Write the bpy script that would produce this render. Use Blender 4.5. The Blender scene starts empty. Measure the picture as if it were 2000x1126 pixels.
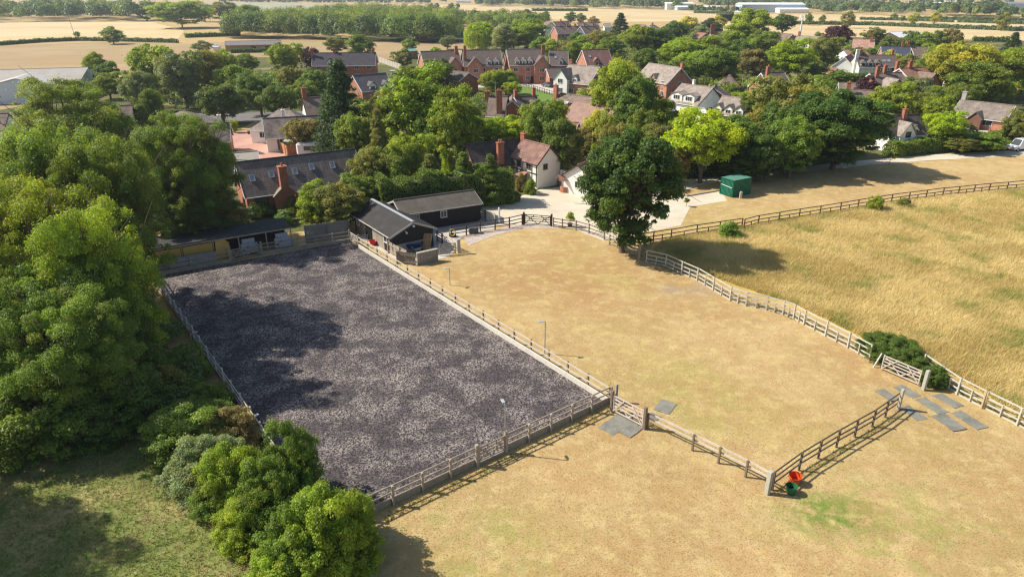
import bpy, math, random
import numpy as np
from mathutils import Vector, Matrix
R = math.radians
SC = bpy.context.scene; COL = SC.collection

# ------------------------------------------------------------------ camera, sky, sun, exposure
HC, FPX, HOR = 26.0, 1330.0, -20.0
PIT = math.atan((563-HOR)/FPX); SP, CP = math.sin(PIT), math.cos(PIT)
cam = bpy.data.cameras.new('camera'); co = bpy.data.objects.new('camera', cam); COL.objects.link(co)
co.location = (0, 0, HC); co.rotation_euler = (math.pi/2-PIT, 0, 0)
cam.sensor_width = 36; cam.lens = FPX/2000*36; cam.clip_start = .1; cam.clip_end = 20000
SC.camera = co
SUN_AZ, SUN_EL = R(169), R(42)            # azimuth of the sun seen from the ground, counter-clockwise from +x
w = bpy.data.worlds.new("World"); SC.world = w; w.use_nodes = True
nt = w.node_tree; nt.nodes.clear()
sky = nt.nodes.new('ShaderNodeTexSky'); sky.sky_type = 'NISHITA'; sky.sun_disc = False
sky.sun_elevation = SUN_EL; sky.sun_rotation = math.pi/2-SUN_AZ
sky.dust_density = 1.2; sky.ozone_density = 1.0
bg = nt.nodes.new('ShaderNodeBackground'); bg.inputs[1].default_value = .10
wo = nt.nodes.new('ShaderNodeOutputWorld')
nt.links.new(sky.outputs[0], bg.inputs[0]); nt.links.new(bg.outputs[0], wo.inputs[0])
sl = bpy.data.lights.new('sun', 'SUN'); sl.energy = 5.0; sl.angle = R(.5); sl.color = (1, .93, .82)
so = bpy.data.objects.new('sun', sl); COL.objects.link(so); so.location = (-60, 40, 80)
d = Vector((math.cos(SUN_AZ)*math.cos(SUN_EL), math.sin(SUN_AZ)*math.cos(SUN_EL), math.sin(SUN_EL)))
so.rotation_euler = d.to_track_quat('Z', 'Y').to_euler()
SC.view_settings.view_transform = 'Standard'; SC.view_settings.look = 'None'
SC.view_settings.gamma = 1; SC.view_settings.exposure = 0.45; SC.view_settings.use_curve_mapping = False
SC.render.engine = 'CYCLES'
cy = SC.cycles; cy.max_bounces = 5; cy.diffuse_bounces = 3; cy.glossy_bounces = 2; cy.transmission_bounces = 3
cy.volume_bounces = 0; cy.caustics_reflective = False; cy.caustics_refractive = False
cy.use_denoising = True; cy.denoiser = 'OPENIMAGEDENOISE'; cy.denoising_input_passes = 'RGB_ALBEDO_NORMAL'; cy.denoising_prefilter = 'NONE'; cy.pixel_filter_type = 'BLACKMAN_HARRIS'; cy.filter_width = 1.3; cy.sample_clamp_indirect = 4; cy.use_adaptive_sampling = False

# ------------------------------------------------------------------ picture point -> place on the ground (or at height z)
def G(x, y, z=0.0):
    u = (x-1000)/FPX; v = (563-y)/FPX
    t = (z-HC)/(v*CP-SP)
    return Vector((u*t, (CP+v*SP)*t, z))
def depth(x, y, z=0.0):
    return (z-HC)/(((563-y)/FPX)*CP-SP)
def hgt(x, yb, yt):
    Y = G(x, yb).y; v = (563-yt)/FPX
    return Y*(v*CP-SP)/(CP+v*SP)+HC

# ------------------------------------------------------------------ objects
def tag(o, label=None, cat=None, group=None, kind=None):
    if label: o['label'] = label
    if cat: o['category'] = cat
    if group: o['group'] = group
    if kind: o['kind'] = kind
    return o
def empty(name, loc, rz=0, label=None, cat=None, group=None):
    o = bpy.data.objects.new(name, None); COL.objects.link(o); o.empty_display_size = .3
    o.location = loc; o.rotation_euler = (0, 0, rz)
    return tag(o, label, cat, group)
def link(name, me, parent=None, mat=None):
    o = bpy.data.objects.new(name, me); COL.objects.link(o)
    if mat and not me.materials: me.materials.append(mat)
    if parent: o.parent = parent
    return o
class MB:
    def __init__(s): s.v = []; s.f = []; s.m = None
    def add(s, vs, fs):
        n = len(s.v); s.v += [tuple(p) for p in vs]; s.f += [tuple(i+n for i in f) for f in fs]; return s
    def box(s, x, y, z, sx, sy, sz, rz=0):          # x,y centre, z bottom
        c, q = math.cos(rz), math.sin(rz); vs = []
        for dz in (0, sz):
            for dx, dy in ((-1, -1), (1, -1), (1, 1), (-1, 1)):
                a, b = dx*sx/2, dy*sy/2
                vs.append((x+a*c-b*q, y+a*q+b*c, z+dz))
        return s.add(vs, [(3, 2, 1, 0), (4, 5, 6, 7), (0, 1, 5, 4), (1, 2, 6, 5), (2, 3, 7, 6), (3, 0, 4, 7)])
    def beam(s, a, b, wd, ht, up=(0, 0, 1)):
        a = Vector(a); b = Vector(b); d = (b-a).normalized(); u = Vector(up)
        if abs(d.dot(u)) > .98: u = Vector((1, 0, 0))
        sd = d.cross(u).normalized(); u = sd.cross(d).normalized(); vs = []
        for p in (a, b):
            for i, j in ((-1, -1), (1, -1), (1, 1), (-1, 1)): vs.append(p+sd*i*wd/2+u*j*ht/2)
        return s.add(vs, [(3, 2, 1, 0), (4, 5, 6, 7), (0, 1, 5, 4), (1, 2, 6, 5), (2, 3, 7, 6), (3, 0, 4, 7)])
    def tube(s, a, b, r0, r1, n=8, cap=True):
        a = Vector(a); b = Vector(b); d = (b-a).normalized(); u = Vector((0, 0, 1)) if abs(d.z) < .95 else Vector((1, 0, 0))
        sd = d.cross(u).normalized(); u = sd.cross(d)
        vs = [p+(sd*math.cos(2*math.pi*i/n)+u*math.sin(2*math.pi*i/n))*r for p, r in ((a, r0), (b, r1)) for i in range(n)]
        fs = [(i, (i+1) % n, n+(i+1) % n, n+i) for i in range(n)]
        if cap: fs += [tuple(range(n-1, -1, -1)), tuple(range(n, 2*n))]
        return s.add(vs, fs)
    def poly(s, pts, thick):                         # slab under a (planar) outline, thickness along its normal
        pts = [Vector(p) for p in pts]; n = (pts[1]-pts[0]).cross(pts[2]-pts[0]).normalized()
        k = len(pts); vs = pts+[p-n*thick for p in pts]
        return s.add(vs, [tuple(range(k)), tuple(range(2*k-1, k-1, -1))]+[(i, k+i, k+(i+1) % k, (i+1) % k) for i in range(k)])
    def lathe(s, c, prof, n=20):
        c = Vector(c); vs = [c+Vector((r*math.cos(2*math.pi*i/n), r*math.sin(2*math.pi*i/n), z)) for r, z in prof for i in range(n)]
        return s.add(vs, [(j*n+i, j*n+(i+1) % n, (j+1)*n+(i+1) % n, (j+1)*n+i) for j in range(len(prof)-1) for i in range(n)])
    def build(s, name, mat, parent=None, world=False, smooth=False, bevel=0):
        o0 = parent.location if (parent and world) else Vector((0, 0, 0))
        me = bpy.data.meshes.new(name)
        me.from_pydata([(p[0]-o0[0], p[1]-o0[1], p[2]-o0[2]) for p in s.v], [], s.f); me.validate()
        if smooth:
            for p in me.polygons: p.use_smooth = True
        o = link(name, me, parent, mat)
        if bevel:
            b = o.modifiers.new('bevel', 'BEVEL'); b.width = bevel; b.segments = 1
        return o
def copy_tree(o, parent=None):
    c = o.copy(); COL.objects.link(c); c.parent = parent
    for ch in list(o.children): copy_tree(ch, c)
    return c

# ------------------------------------------------------------------ materials
def newmat(name):
    m = bpy.data.materials.new(name); m.use_nodes = True; n = m.node_tree
    b = n.nodes['Principled BSDF']; b.inputs['Specular IOR Level'].default_value = .3
    return m, n, b
def nd(n, t, **k):
    x = n.nodes.new(t)
    for a, v in k.items():
        if a.startswith('i_'): x.inputs[a[2:].replace('_', ' ')].default_value = v
        else: setattr(x, a, v)
    return x
def c4(c): return (c[0], c[1], c[2], 1)
def mixc(n, a, b, fac, mode='MIX'):
    x = n.nodes.new('ShaderNodeMix'); x.data_type = 'RGBA'; x.blend_type = mode; x.clamp_factor = True
    for s, v in ((x.inputs[6], a), (x.inputs[7], b), (x.inputs[0], fac)):
        if hasattr(v, 'links'): n.links.new(v, s)
        elif isinstance(v, (int, float)): s.default_value = v
        else: s.default_value = c4(v)
    return x.outputs[2]
def vecn(n, src='pos', scale=(1, 1, 1), rot=0, off=(0, 0, 0)):
    if src == 'pos': s = nd(n, 'ShaderNodeNewGeometry').outputs['Position']
    else: s = nd(n, 'ShaderNodeTexCoord').outputs['Object']
    mp = nd(n, 'ShaderNodeMapping'); mp.inputs['Scale'].default_value = scale
    mp.inputs['Rotation'].default_value = (0, 0, rot); mp.inputs['Location'].default_value = off
    n.links.new(s, mp.inputs[0]); return mp.outputs[0]
def noise(n, vec, scale, detail=4, rough=.55, lo=None, hi=None):
    x = nd(n, 'ShaderNodeTexNoise'); x.inputs['Scale'].default_value = scale; x.inputs['Detail'].default_value = detail
    x.inputs['Roughness'].default_value = rough; n.links.new(vec, x.inputs['Vector'])
    o = x.outputs[0]
    if lo is not None:
        r = nd(n, 'ShaderNodeMapRange', interpolation_type='SMOOTHSTEP'); r.inputs[1].default_value = lo; r.inputs[2].default_value = hi
        n.links.new(o, r.inputs[0]); o = r.outputs[0]
    return o
def mul(n, a, b):
    m = nd(n, 'ShaderNodeMath', operation='MULTIPLY')
    for s, v in ((m.inputs[0], a), (m.inputs[1], b)):
        if hasattr(v, 'links'): n.links.new(v, s)
        else: s.default_value = v
    return m.outputs[0]
def bump(n, b, h, strength, dist):
    x = nd(n, 'ShaderNodeBump'); x.inputs['Strength'].default_value = strength; x.inputs['Distance'].default_value = dist
    n.links.new(h, x.inputs['Height']); n.links.new(x.outputs[0], b.inputs['Normal'])
MATS = {}
def mat(name, c, rough=.8, var=.2, s=2.0, s2=14.0, spec=.25, src='obj', metal=0, bmp=0, stretch=(1, 1, 1)):
    if name in MATS: return MATS[name]
    m, n, b = newmat(name); v = vecn(n, src, stretch)
    f = noise(n, v, s, 5); g = noise(n, v, s2, 3)
    lo = [x*(1-var) for x in c]; hi = [min(1, x*(1+var)) for x in c]
    o = mixc(n, lo, hi, noise(n, v, s, 5, .6, .3, .7))
    o = mixc(n, o, mixc(n, lo, hi, noise(n, v, s2, 2, .6, .3, .7)), .5)
    n.links.new(o, b.inputs['Base Color']); b.inputs['Roughness'].default_value = rough
    b.inputs['Specular IOR Level'].default_value = spec; b.inputs['Metallic'].default_value = metal
    if bmp: bump(n, b, g, .5, bmp)
    MATS[name] = m; return m
def roofmat(name, c, course=.33, var=.35, streak=.25):
    if name in MATS: return MATS[name]
    m, n, b = newmat(name); v = vecn(n, 'obj')
    o = mixc(n, [x*(1-var) for x in c], [x*(1+var) for x in c], noise(n, v, .9, 6, .65, .3, .7))
    sp = noise(n, v, 6, 2, .5, .4, .65)
    o = mixc(n, o, [x*1.5 for x in c], mul(n, sp, .35))
    br = nd(n, 'ShaderNodeTexBrick'); br.inputs['Scale'].default_value = 1; br.inputs['Mortar Size'].default_value = .03
    br.inputs['Brick Width'].default_value = course; br.inputs['Row Height'].default_value = course*.8
    br.inputs['Color1'].default_value = (1, 1, 1, 1); br.inputs['Color2'].default_value = (.78, .78, .78, 1); br.inputs['Mortar'].default_value = (.45, .45, .45, 1)
    vz = nd(n, 'ShaderNodeMapping'); vz.inputs['Rotation'].default_value = (R(50), 0, 0)
    n.links.new(v, vz.inputs[0]); n.links.new(v, br.inputs[0])
    o = mixc(n, o, br.outputs[0], .6, 'MULTIPLY')
    st = noise(n, vecn(n, 'obj', (2.2, .25, .25)), 1.5, 4, .6, .5, .75)
    o = mixc(n, o, [min(1, x*1.9+.03) for x in c], mul(n, st, streak))
    n.links.new(o, b.inputs['Base Color']); b.inputs['Roughness'].default_value = .85
    MATS[name] = m; return m
def brickmat(name, c, var=.25):
    if name in MATS: return MATS[name]
    m, n, b = newmat(name); v = vecn(n, 'obj')
    o = mixc(n, [x*(1-var) for x in c], [x*(1+var) for x in c], noise(n, v, 1.3, 6, .7, .3, .7))
    wv = nd(n, 'ShaderNodeTexWave', wave_type='BANDS', bands_direction='Z'); wv.inputs['Scale'].default_value = 1.6
    n.links.new(v, wv.inputs[0])
    o = mixc(n, o, [x*.7 for x in c], mul(n, wv.outputs[1], .3))
    o = mixc(n, o, [x*1.35 for x in c], mul(n, noise(n, v, 9, 2, .5, .5, .7), .4))
    n.links.new(o, b.inputs['Base Color']); b.inputs['Roughness'].default_value = .9
    MATS[name] = m; return m
def gmat(name, base, layers, bmp=(0, 0), rough=.95):
    """layers: (colour, scale, lo, hi, strength[, stretch, rot, spot(cx,cy,rx,ry)])"""
    m, n, b = newmat(name); o = base
    for i, L in enumerate(layers):
        col, s, lo, hi, k = L[:5]; st = L[5] if len(L) > 5 and L[5] else (1, 1, 1); rt = L[6] if len(L) > 6 else 0
        v = vecn(n, 'pos', st, rt, (i*37.1, i*-19.7, 0))
        f = mul(n, noise(n, v, s, 5, .6, lo, hi), k)
        if len(L) > 7:
            cx, cyy, rx, ry = L[7]
            mp = vecn(n, 'pos', (1/rx, 1/ry, 0), 0, (-cx/rx, -cyy/ry, 0))
            ln = nd(n, 'ShaderNodeVectorMath', operation='LENGTH'); n.links.new(mp, ln.inputs[0])
            r = nd(n, 'ShaderNodeMapRange', interpolation_type='SMOOTHSTEP'); r.inputs[1].default_value = 1; r.inputs[2].default_value = .2
            n.links.new(ln.outputs[1], r.inputs[0]); f = mul(n, f, r.outputs[0])
        o = mixc(n, o, col, f)
    if not layers: o = mixc(n, base, [x*.7 for x in base], noise(n, vecn(n, 'pos'), 1.5, 4, .6, .4, .7))
    n.links.new(o, b.inputs['Base Color']); b.inputs['Roughness'].default_value = rough; b.inputs['Specular IOR Level'].default_value = .1
    if bmp[0]: bump(n, b, noise(n, vecn(n, 'pos'), bmp[0], 4, .7), 1.0, bmp[1])
    return m

# leaves: the tree's own colour comes from its crown object's colour, every leaf varies around it
def leafmat():
    m, n, b = newmat('foliage')
    oi = nd(n, 'ShaderNodeObjectInfo'); a = nd(n, 'ShaderNodeAttribute', attribute_name='v'); t = nd(n, 'ShaderNodeAttribute', attribute_name='t')
    mr = nd(n, 'ShaderNodeMapRange'); mr.inputs[3].default_value = .6; mr.inputs[4].default_value = 1.45
    n.links.new(a.outputs['Fac'], mr.inputs[0])
    cm = nd(n, 'ShaderNodeVectorMath', operation='SCALE'); n.links.new(oi.outputs['Color'], cm.inputs[0]); n.links.new(mr.outputs[0], cm.inputs['Scale'])
    ye = mixc(n, cm.outputs[0], (1.5, 1.15, .7), 1.0, 'MULTIPLY')
    o = mixc(n, cm.outputs[0], ye, t.outputs['Fac'])
    n.links.new(o, b.inputs['Base Color']); b.inputs['Roughness'].default_value = .5; b.inputs['Specular IOR Level'].default_value = .35
    tr = nd(n, 'ShaderNodeBsdfTranslucent'); tc = mixc(n, o, (1.5, 1.35, .5), 1.0, 'MULTIPLY'); n.links.new(tc, tr.inputs[0])
    ms = nd(n, 'ShaderNodeMixShader'); ms.inputs[0].default_value = .44
    n.links.new(b.outputs[0], ms.inputs[1]); n.links.new(tr.outputs[0], ms.inputs[2])
    n.links.new(ms.outputs[0], n.nodes['Material Output'].inputs[0]); return m
LEAF = leafmat()
BARK = mat('bark', (.16, .12, .09), .95, .35, 1.5, 9, stretch=(1, 1, .3), bmp=.03)
LIGHTWOOD = mat('bleached_wood', (.50, .44, .36), .85, .22, 1.5, 12)
GREYWOOD = mat('grey_wood', (.33, .29, .23), .9, .3, 1.2, 10)
DARKWOOD = mat('dark_wood', (.075, .052, .042), .85, .35, 1.2, 10)
WHITE = mat('white_render', (.84, .82, .76), .85, .06, .6, 5)
BRICK = brickmat('red_brick', (.37, .14, .085))
BRICK2 = brickmat('pale_brick', (.44, .20, .13))
ROOFD = roofmat('dark_tiles', (.11, .09, .082))
ROOFB = roofmat('brown_tiles', (.20, .145, .115))
ROOFR = roofmat('red_brown_tiles', (.31, .16, .11))
ROOFG = roofmat('grey_tiles', (.29, .24, .20))
GLASS = mat('window_glass', (.035, .045, .05), .12, .2, 1, 3, spec=.6)
FRAME = mat('white_frame', (.78, .77, .74), .5, .05)
BLACKB = mat('black_boards', (.022, .02, .02), .7, .4, 1, 7, stretch=(1, 1, 6))
CONC = mat('concrete', (.42, .39, .35), .9, .18, .7, 8)
METAL = mat('galvanised_metal', (.42, .44, .45), .45, .12, 3, 20, metal=.6)
TIMB = mat('black_timber', (.03, .022, .02), .8, .2)
POT = mat('clay_pot', (.45, .17, .09), .8, .2)
# ------------------------------------------------------------------ foliage meshes
def fastmesh(name, verts, nper, v=None, t=None, mt=None):
    """verts: (N*nper, 3) array, every nper vertices are one face"""
    me = bpy.data.meshes.new(name); N = len(verts); F = N//nper
    me.vertices.add(N); me.vertices.foreach_set('co', np.ascontiguousarray(verts, dtype=np.float32).ravel())
    me.loops.add(N); me.loops.foreach_set('vertex_index', np.arange(N, dtype=np.int32))
    me.polygons.add(F); me.polygons.foreach_set('loop_start', np.arange(0, N, nper, dtype=np.int32))
    me.polygons.foreach_set('loop_total', np.full(F, nper, dtype=np.int32))
    me.update(calc_edges=True)
    for nm, arr in (('v', v), ('t', t)):
        if arr is not None:
            at = me.attributes.new(nm, 'FLOAT', 'POINT'); at.data.foreach_set('value', np.repeat(arr, nper).astype(np.float32))
    if mt: me.materials.append(mt)
    return me
def unit(a): return a/np.maximum(np.linalg.norm(a, axis=1, keepdims=True), 1e-6)
def leafquads(c, d, size, rng, asp=.62, fold=0.0):
    N = len(c); n = unit(d)
    r = unit(rng.normal(size=(N, 3))); u = unit(np.cross(n, r)); w2 = np.cross(n, u)
    s = (size*rng.uniform(.6, 1.35, N))[:, None]
    V = np.empty((N, 4, 3)); V[:, 0] = c-u*s; V[:, 1] = c+w2*s*asp; V[:, 2] = c+u*s; V[:, 3] = c-w2*s*asp
    return V.reshape(-1, 3)
def puffleaves(P, rad, n, size, rng, up=.35, jit=.75, squash=.8, asp=.62):
    """n leaves spread over puffs at P with radii rad"""
    pr = rad**2/np.sum(rad**2); idx = rng.choice(len(P), n, p=pr)
    dd = unit(rng.normal(size=(n, 3))); dd[:, 2] = np.where(dd[:, 2] < -.3, -dd[:, 2], dd[:, 2])
    rr = rad[idx]*rng.uniform(.62, 1.12, n)
    lump = 1+.16*np.sin(dd[:, 0]*7+idx)*np.cos(dd[:, 1]*6+idx*1.7)
    off = dd*(rr*lump)[:, None]; off[:, 2] *= squash; off += rng.normal(0, 1, (n, 3))*(rad[idx]*rng.choice([.02, .10, .32], n, p=[.66, .27, .07]))[:, None]
    c = P[idx]+off
    nr = dd*.75+np.array([0, 0, up])+rng.normal(size=(n, 3))*jit*.6
    pv = rng.uniform(0, 1, len(P)); pt = np.clip(rng.normal(.15, .25, len(P)), 0, 1)
    v = np.clip(pv[idx]*.65+rng.uniform(0, 1, n)*.35, 0, 1); t = np.clip(pt[idx]+rng.normal(0, .18, n), 0, 1)
    return leafquads(c, nr, size, rng, asp), v, t, c
def limbs(H, P, rng, tr, nl=12, z0=.22, z1=.7):
    mb = MB(); wob = [Vector((rng.normal()*.03*H*k/5, rng.normal()*.03*H*k/5, H*z1*k/5)) for k in range(6)]; wob[0] = Vector((0, 0, -.2))
    mb.tube(wob[0], (0, 0, .25), tr*1.5, tr*1.1, 9, False); wob[0] = Vector((0, 0, .2))
    for k in range(5): mb.tube(wob[k], wob[k+1], tr*(1.1-.17*k), tr*(1.1-.17*(k+1)), 9, False)
    pick = rng.choice(len(P), min(nl, len(P)), replace=False)
    for i in pick:
        k = rng.integers(max(1, int(z0*7)), 5); a = wob[k]; b = Vector(P[i]); m = a.lerp(b, .5)+Vector((rng.normal()*.1, rng.normal()*.1, .06*H))
        mb.tube(a, m, tr*.42, tr*.28, 6, False); mb.tube(m, b, tr*.28, tr*.09, 5, False)
        for q in range(2):
            e = b+Vector(rng.normal(size=3))*.1*H; mb.tube(m.lerp(b, .4), e, tr*.14, tr*.04, 4, False)
    return mb
PROTO = {}
def proto(key, kind, seed, n, leaf, Hh=10.0, Rr=4.5, z0=.18, puffs=80, pr=(.2, .32), nl=12, trunk=True, asp=.62):
    """a crown mesh and a trunk mesh at the nominal height Hh and radius Rr"""
    rng = np.random.default_rng(seed)
    if kind in ('broad', 'bush'):
        k = np.arange(puffs)+.5; ph = np.arccos(1-2*k/puffs); th = math.pi*(1+5**.5)*k
        D = np.stack([np.cos(th)*np.sin(ph), np.sin(th)*np.sin(ph), np.cos(ph)], 1)+rng.normal(0, .12, (puffs, 3)); D = unit(D)
        a1, a2, a3 = rng.uniform(0, 6.28, 3)
        env = 1+.08*np.sin(3*D[:, 0]+a1)+.07*np.sin(4*D[:, 1]+a2)+.05*np.sin(5*D[:, 2]+a3)
        rf = np.where(rng.uniform(size=puffs) < .75, rng.uniform(.66, 1.0, puffs), rng.uniform(.3, .7, puffs))*env
        cz = (z0+1)/2*Hh; hz = (1-z0)/2*Hh
        rad = (pr[0]*.6+(pr[1]*1.35-pr[0]*.6)*rng.uniform(0, 1, puffs)**1.6)*Rr*np.where(D[:, 2] < -.2, .8, 1)
        P = np.stack([D[:, 0]*Rr*rf, D[:, 1]*Rr*rf, cz+D[:, 2]*hz*rf], 1)
        if kind == 'bush': P[:, 2] = np.maximum(P[:, 2], rad*.4)
        V, v, t, c = puffleaves(P, rad, n, leaf, rng, asp=asp)
    elif kind == 'conifer':
        puffs *= 2; z = rng.uniform(0, 1, puffs)**.8; an = rng.uniform(0, 6.28, puffs)
        rr = Rr*(1-z**1.3)*rng.uniform(.35, 1, puffs)**.6+.15
        P = np.stack([np.cos(an)*rr, np.sin(an)*rr, (z0+(1-z0)*z*.97)*Hh-rr*.12], 1)
        rad = Rr*(.16+.14*(1-z))
        V, v, t, c = puffleaves(P, rad, n, leaf, rng, squash=.5, up=.1, asp=.35); t *= .2
    elif kind == 'willow':
        puffs = 46; k = np.arange(puffs)+.5; ph = np.arccos(1-1.1*k/puffs); th = 2.4*k
        P = np.stack([np.cos(th)*np.sin(ph)*Rr*.8, np.sin(th)*np.sin(ph)*Rr*.8, Hh*.55+Hh*.42*np.cos(ph)], 1); rad = rng.uniform(.2, .3, puffs)*Rr
        n1 = n//3; V1, v1, t1, c1 = puffleaves(P, rad, n1, leaf, rng)
        ns = 260; an = rng.uniform(0, 6.28, ns); rr = Rr*rng.uniform(.55, 1.02, ns); n2 = n-n1; i = rng.integers(0, ns, n2)
        top = Hh*(.55+.4*np.sqrt(np.maximum(0, 1-(rr/Rr/1.03)**2))); low = rng.uniform(.02, .3, ns)*Hh
        zz = low[i]+(top[i]-low[i])*rng.uniform(0, 1, n2); wig = .04*Rr
        c2 = np.stack([np.cos(an[i])*rr[i], np.sin(an[i])*rr[i], zz], 1)+rng.normal(0, wig, (n2, 3))
        s = leaf*rng.uniform(.8, 1.8, n2)[:, None]; out = np.stack([-np.sin(an[i]), np.cos(an[i]), 0*zz], 1)+rng.normal(0, .4, (n2, 3))
        u = np.array([[0, 0, 1.]])+rng.normal(0, .12, (n2, 3)); o2 = unit(out)
        V2 = np.empty((n2, 4, 3)); V2[:, 0] = c2-u*s; V2[:, 1] = c2+o2*s*.3; V2[:, 2] = c2+u*s; V2[:, 3] = c2-o2*s*.3
        sv = rng.uniform(0, 1, ns)
        V = np.concatenate([V1, V2.reshape(-1, 3)]); v = np.concatenate([v1, sv[i]*.6+rng.uniform(0, .4, n2)]); t = np.concatenate([t1, np.full(n2, .3)])
    me = fastmesh('crown_'+key, V, 4, v, t, LEAF)
    tm = None
    if trunk:
        tb = limbs(Hh, P, rng, .028*Hh if kind != 'bush' else .02*Hh, nl)
        tm = bpy.data.meshes.new('trunk_'+key); tm.from_pydata([tuple(p) for p in tb.v], [], tb.f)
        for p in tm.polygons: p.use_smooth = True
        tm.materials.append(BARK)
    zt = float(np.percentile(V[:, 2], 99.7)); rx = float(np.percentile(np.hypot(V[:, 0], V[:, 1]), 95))
    PROTO.setdefault(key[0], []).append((me, tm, zt, rx))
for i in range(5): proto('b%d' % i, 'broad', 11+i, 30000, .15, z0=(.12, .2, .08, .16, .1)[i], puffs=(170, 210, 150, 180, 240)[i], pr=(.11, .22))
for i in range(2): proto('t%d' % i, 'broad', 31+i, 24000, .15, Hh=12, Rr=3.2, z0=.1, puffs=90, pr=(.26, .42))
for i in range(4): proto('f%d' % i, 'broad', 51+i, 9000, .27, z0=.06, puffs=80, pr=(.16, .3), nl=4)
for i in range(2): proto('c%d' % i, 'conifer', 71+i, 20000, .19, Hh=12, Rr=3.4, z0=.04, puffs=110)
proto('w0', 'willow', 81, 22000, .26, Hh=10, Rr=5)
for i in range(3): proto('s%d' % i, 'bush', 91+i, 9000, .13, Hh=3, Rr=2.2, z0=-.5, puffs=46, pr=(.24, .36), nl=8)
proto('a0', 'broad', 201, 200000, .085, Hh=13, Rr=6.5, z0=.1, puffs=420, pr=(.07, .15), nl=90, asp=.5)      # big airy trees close by
proto('a1', 'broad', 202, 200000, .085, Hh=13, Rr=6.5, z0=.0, puffs=460, pr=(.07, .15), nl=90, asp=.5)
proto('m0', 'broad', 41, 32000, .15, z0=.27, puffs=200, pr=(.11, .22), nl=20)
proto('o0', 'broad', 211, 110000, .115, Hh=12, Rr=5.6, z0=.12, puffs=260, pr=(.09, .18), nl=50, asp=.75)      # the dark oak by the paddock
proto('k0', 'bush', 221, 85000, .066, Hh=4, Rr=3.2, z0=-.4, puffs=420, pr=(.07, .15), nl=30)     # shrubs in the foreground
proto('k1', 'bush', 222, 85000, .066, Hh=4, Rr=3.2, z0=-.4, puffs=360, pr=(.08, .16), nl=30)

GREENS = dict(mid=(.175, .265, .042), bright=(.255, .355, .036), dark=(.125, .205, .038), olive=(.225, .255, .065), blue=(.125, .215, .075),
              lime=(.30, .43, .022), yellow=(.38, .43, .07), purple=(.085, .040, .055), brown=(.27, .25, .10), con=(.065, .115, .036), grey=(.23, .29, .14),
              deep=(.085, .160, .030), haze=(.15, .22, .08), gold=(.37, .40, .055))
TRNG = random.Random(5)
def tree(x, top, h, wpx, kind, col, label, name='tree', cat='tree', group=None, sy=None):
    """x, top: picture position of the crown's top; h: height in metres, or the picture row of the foot when above 26"""
    if h > 26: h = hgt(x, h, top)
    elif kind in 'bf' and top < 150:                                   # far crowns: never flatter than four fifths of their width
        k = .8*wpx/(1263*max(.02, SP-(563-top)/FPX*CP)); h = max(h, min(h*1.32, HC*k/(1+k)))
    p = G(x, top, h); rad = wpx/2*depth(x, top+ (0), h)/FPX
    me, tm, zt, rx = PROTO[kind][TRNG.randrange(len(PROTO[kind]))]
    o = empty(name, (p.x, p.y, 0), TRNG.uniform(0, 6.28), label, cat, group)
    if kind in 'sk' and name == 'tree': o.name = 'shrub'; o['category'] = 'shrub'
    s = (rad/rx, (sy or 1)*rad/rx, h/zt)
    for nm, m in (('trunk', tm), ('crown', me)):
        if m is None: continue
        q = link(nm, m, o); q.scale = s
        if nm == 'trunk': q.scale = (h/zt*.9, h/zt*.9, h/zt) if rad/rx > h/zt*1.6 else s
        if nm == 'crown':
            c = GREENS[col]; k = TRNG.uniform(.88, 1.14); q.color = (c[0]*k*TRNG.uniform(.93, 1.08), c[1]*k, c[2]*k, 1)
    return o
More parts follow.
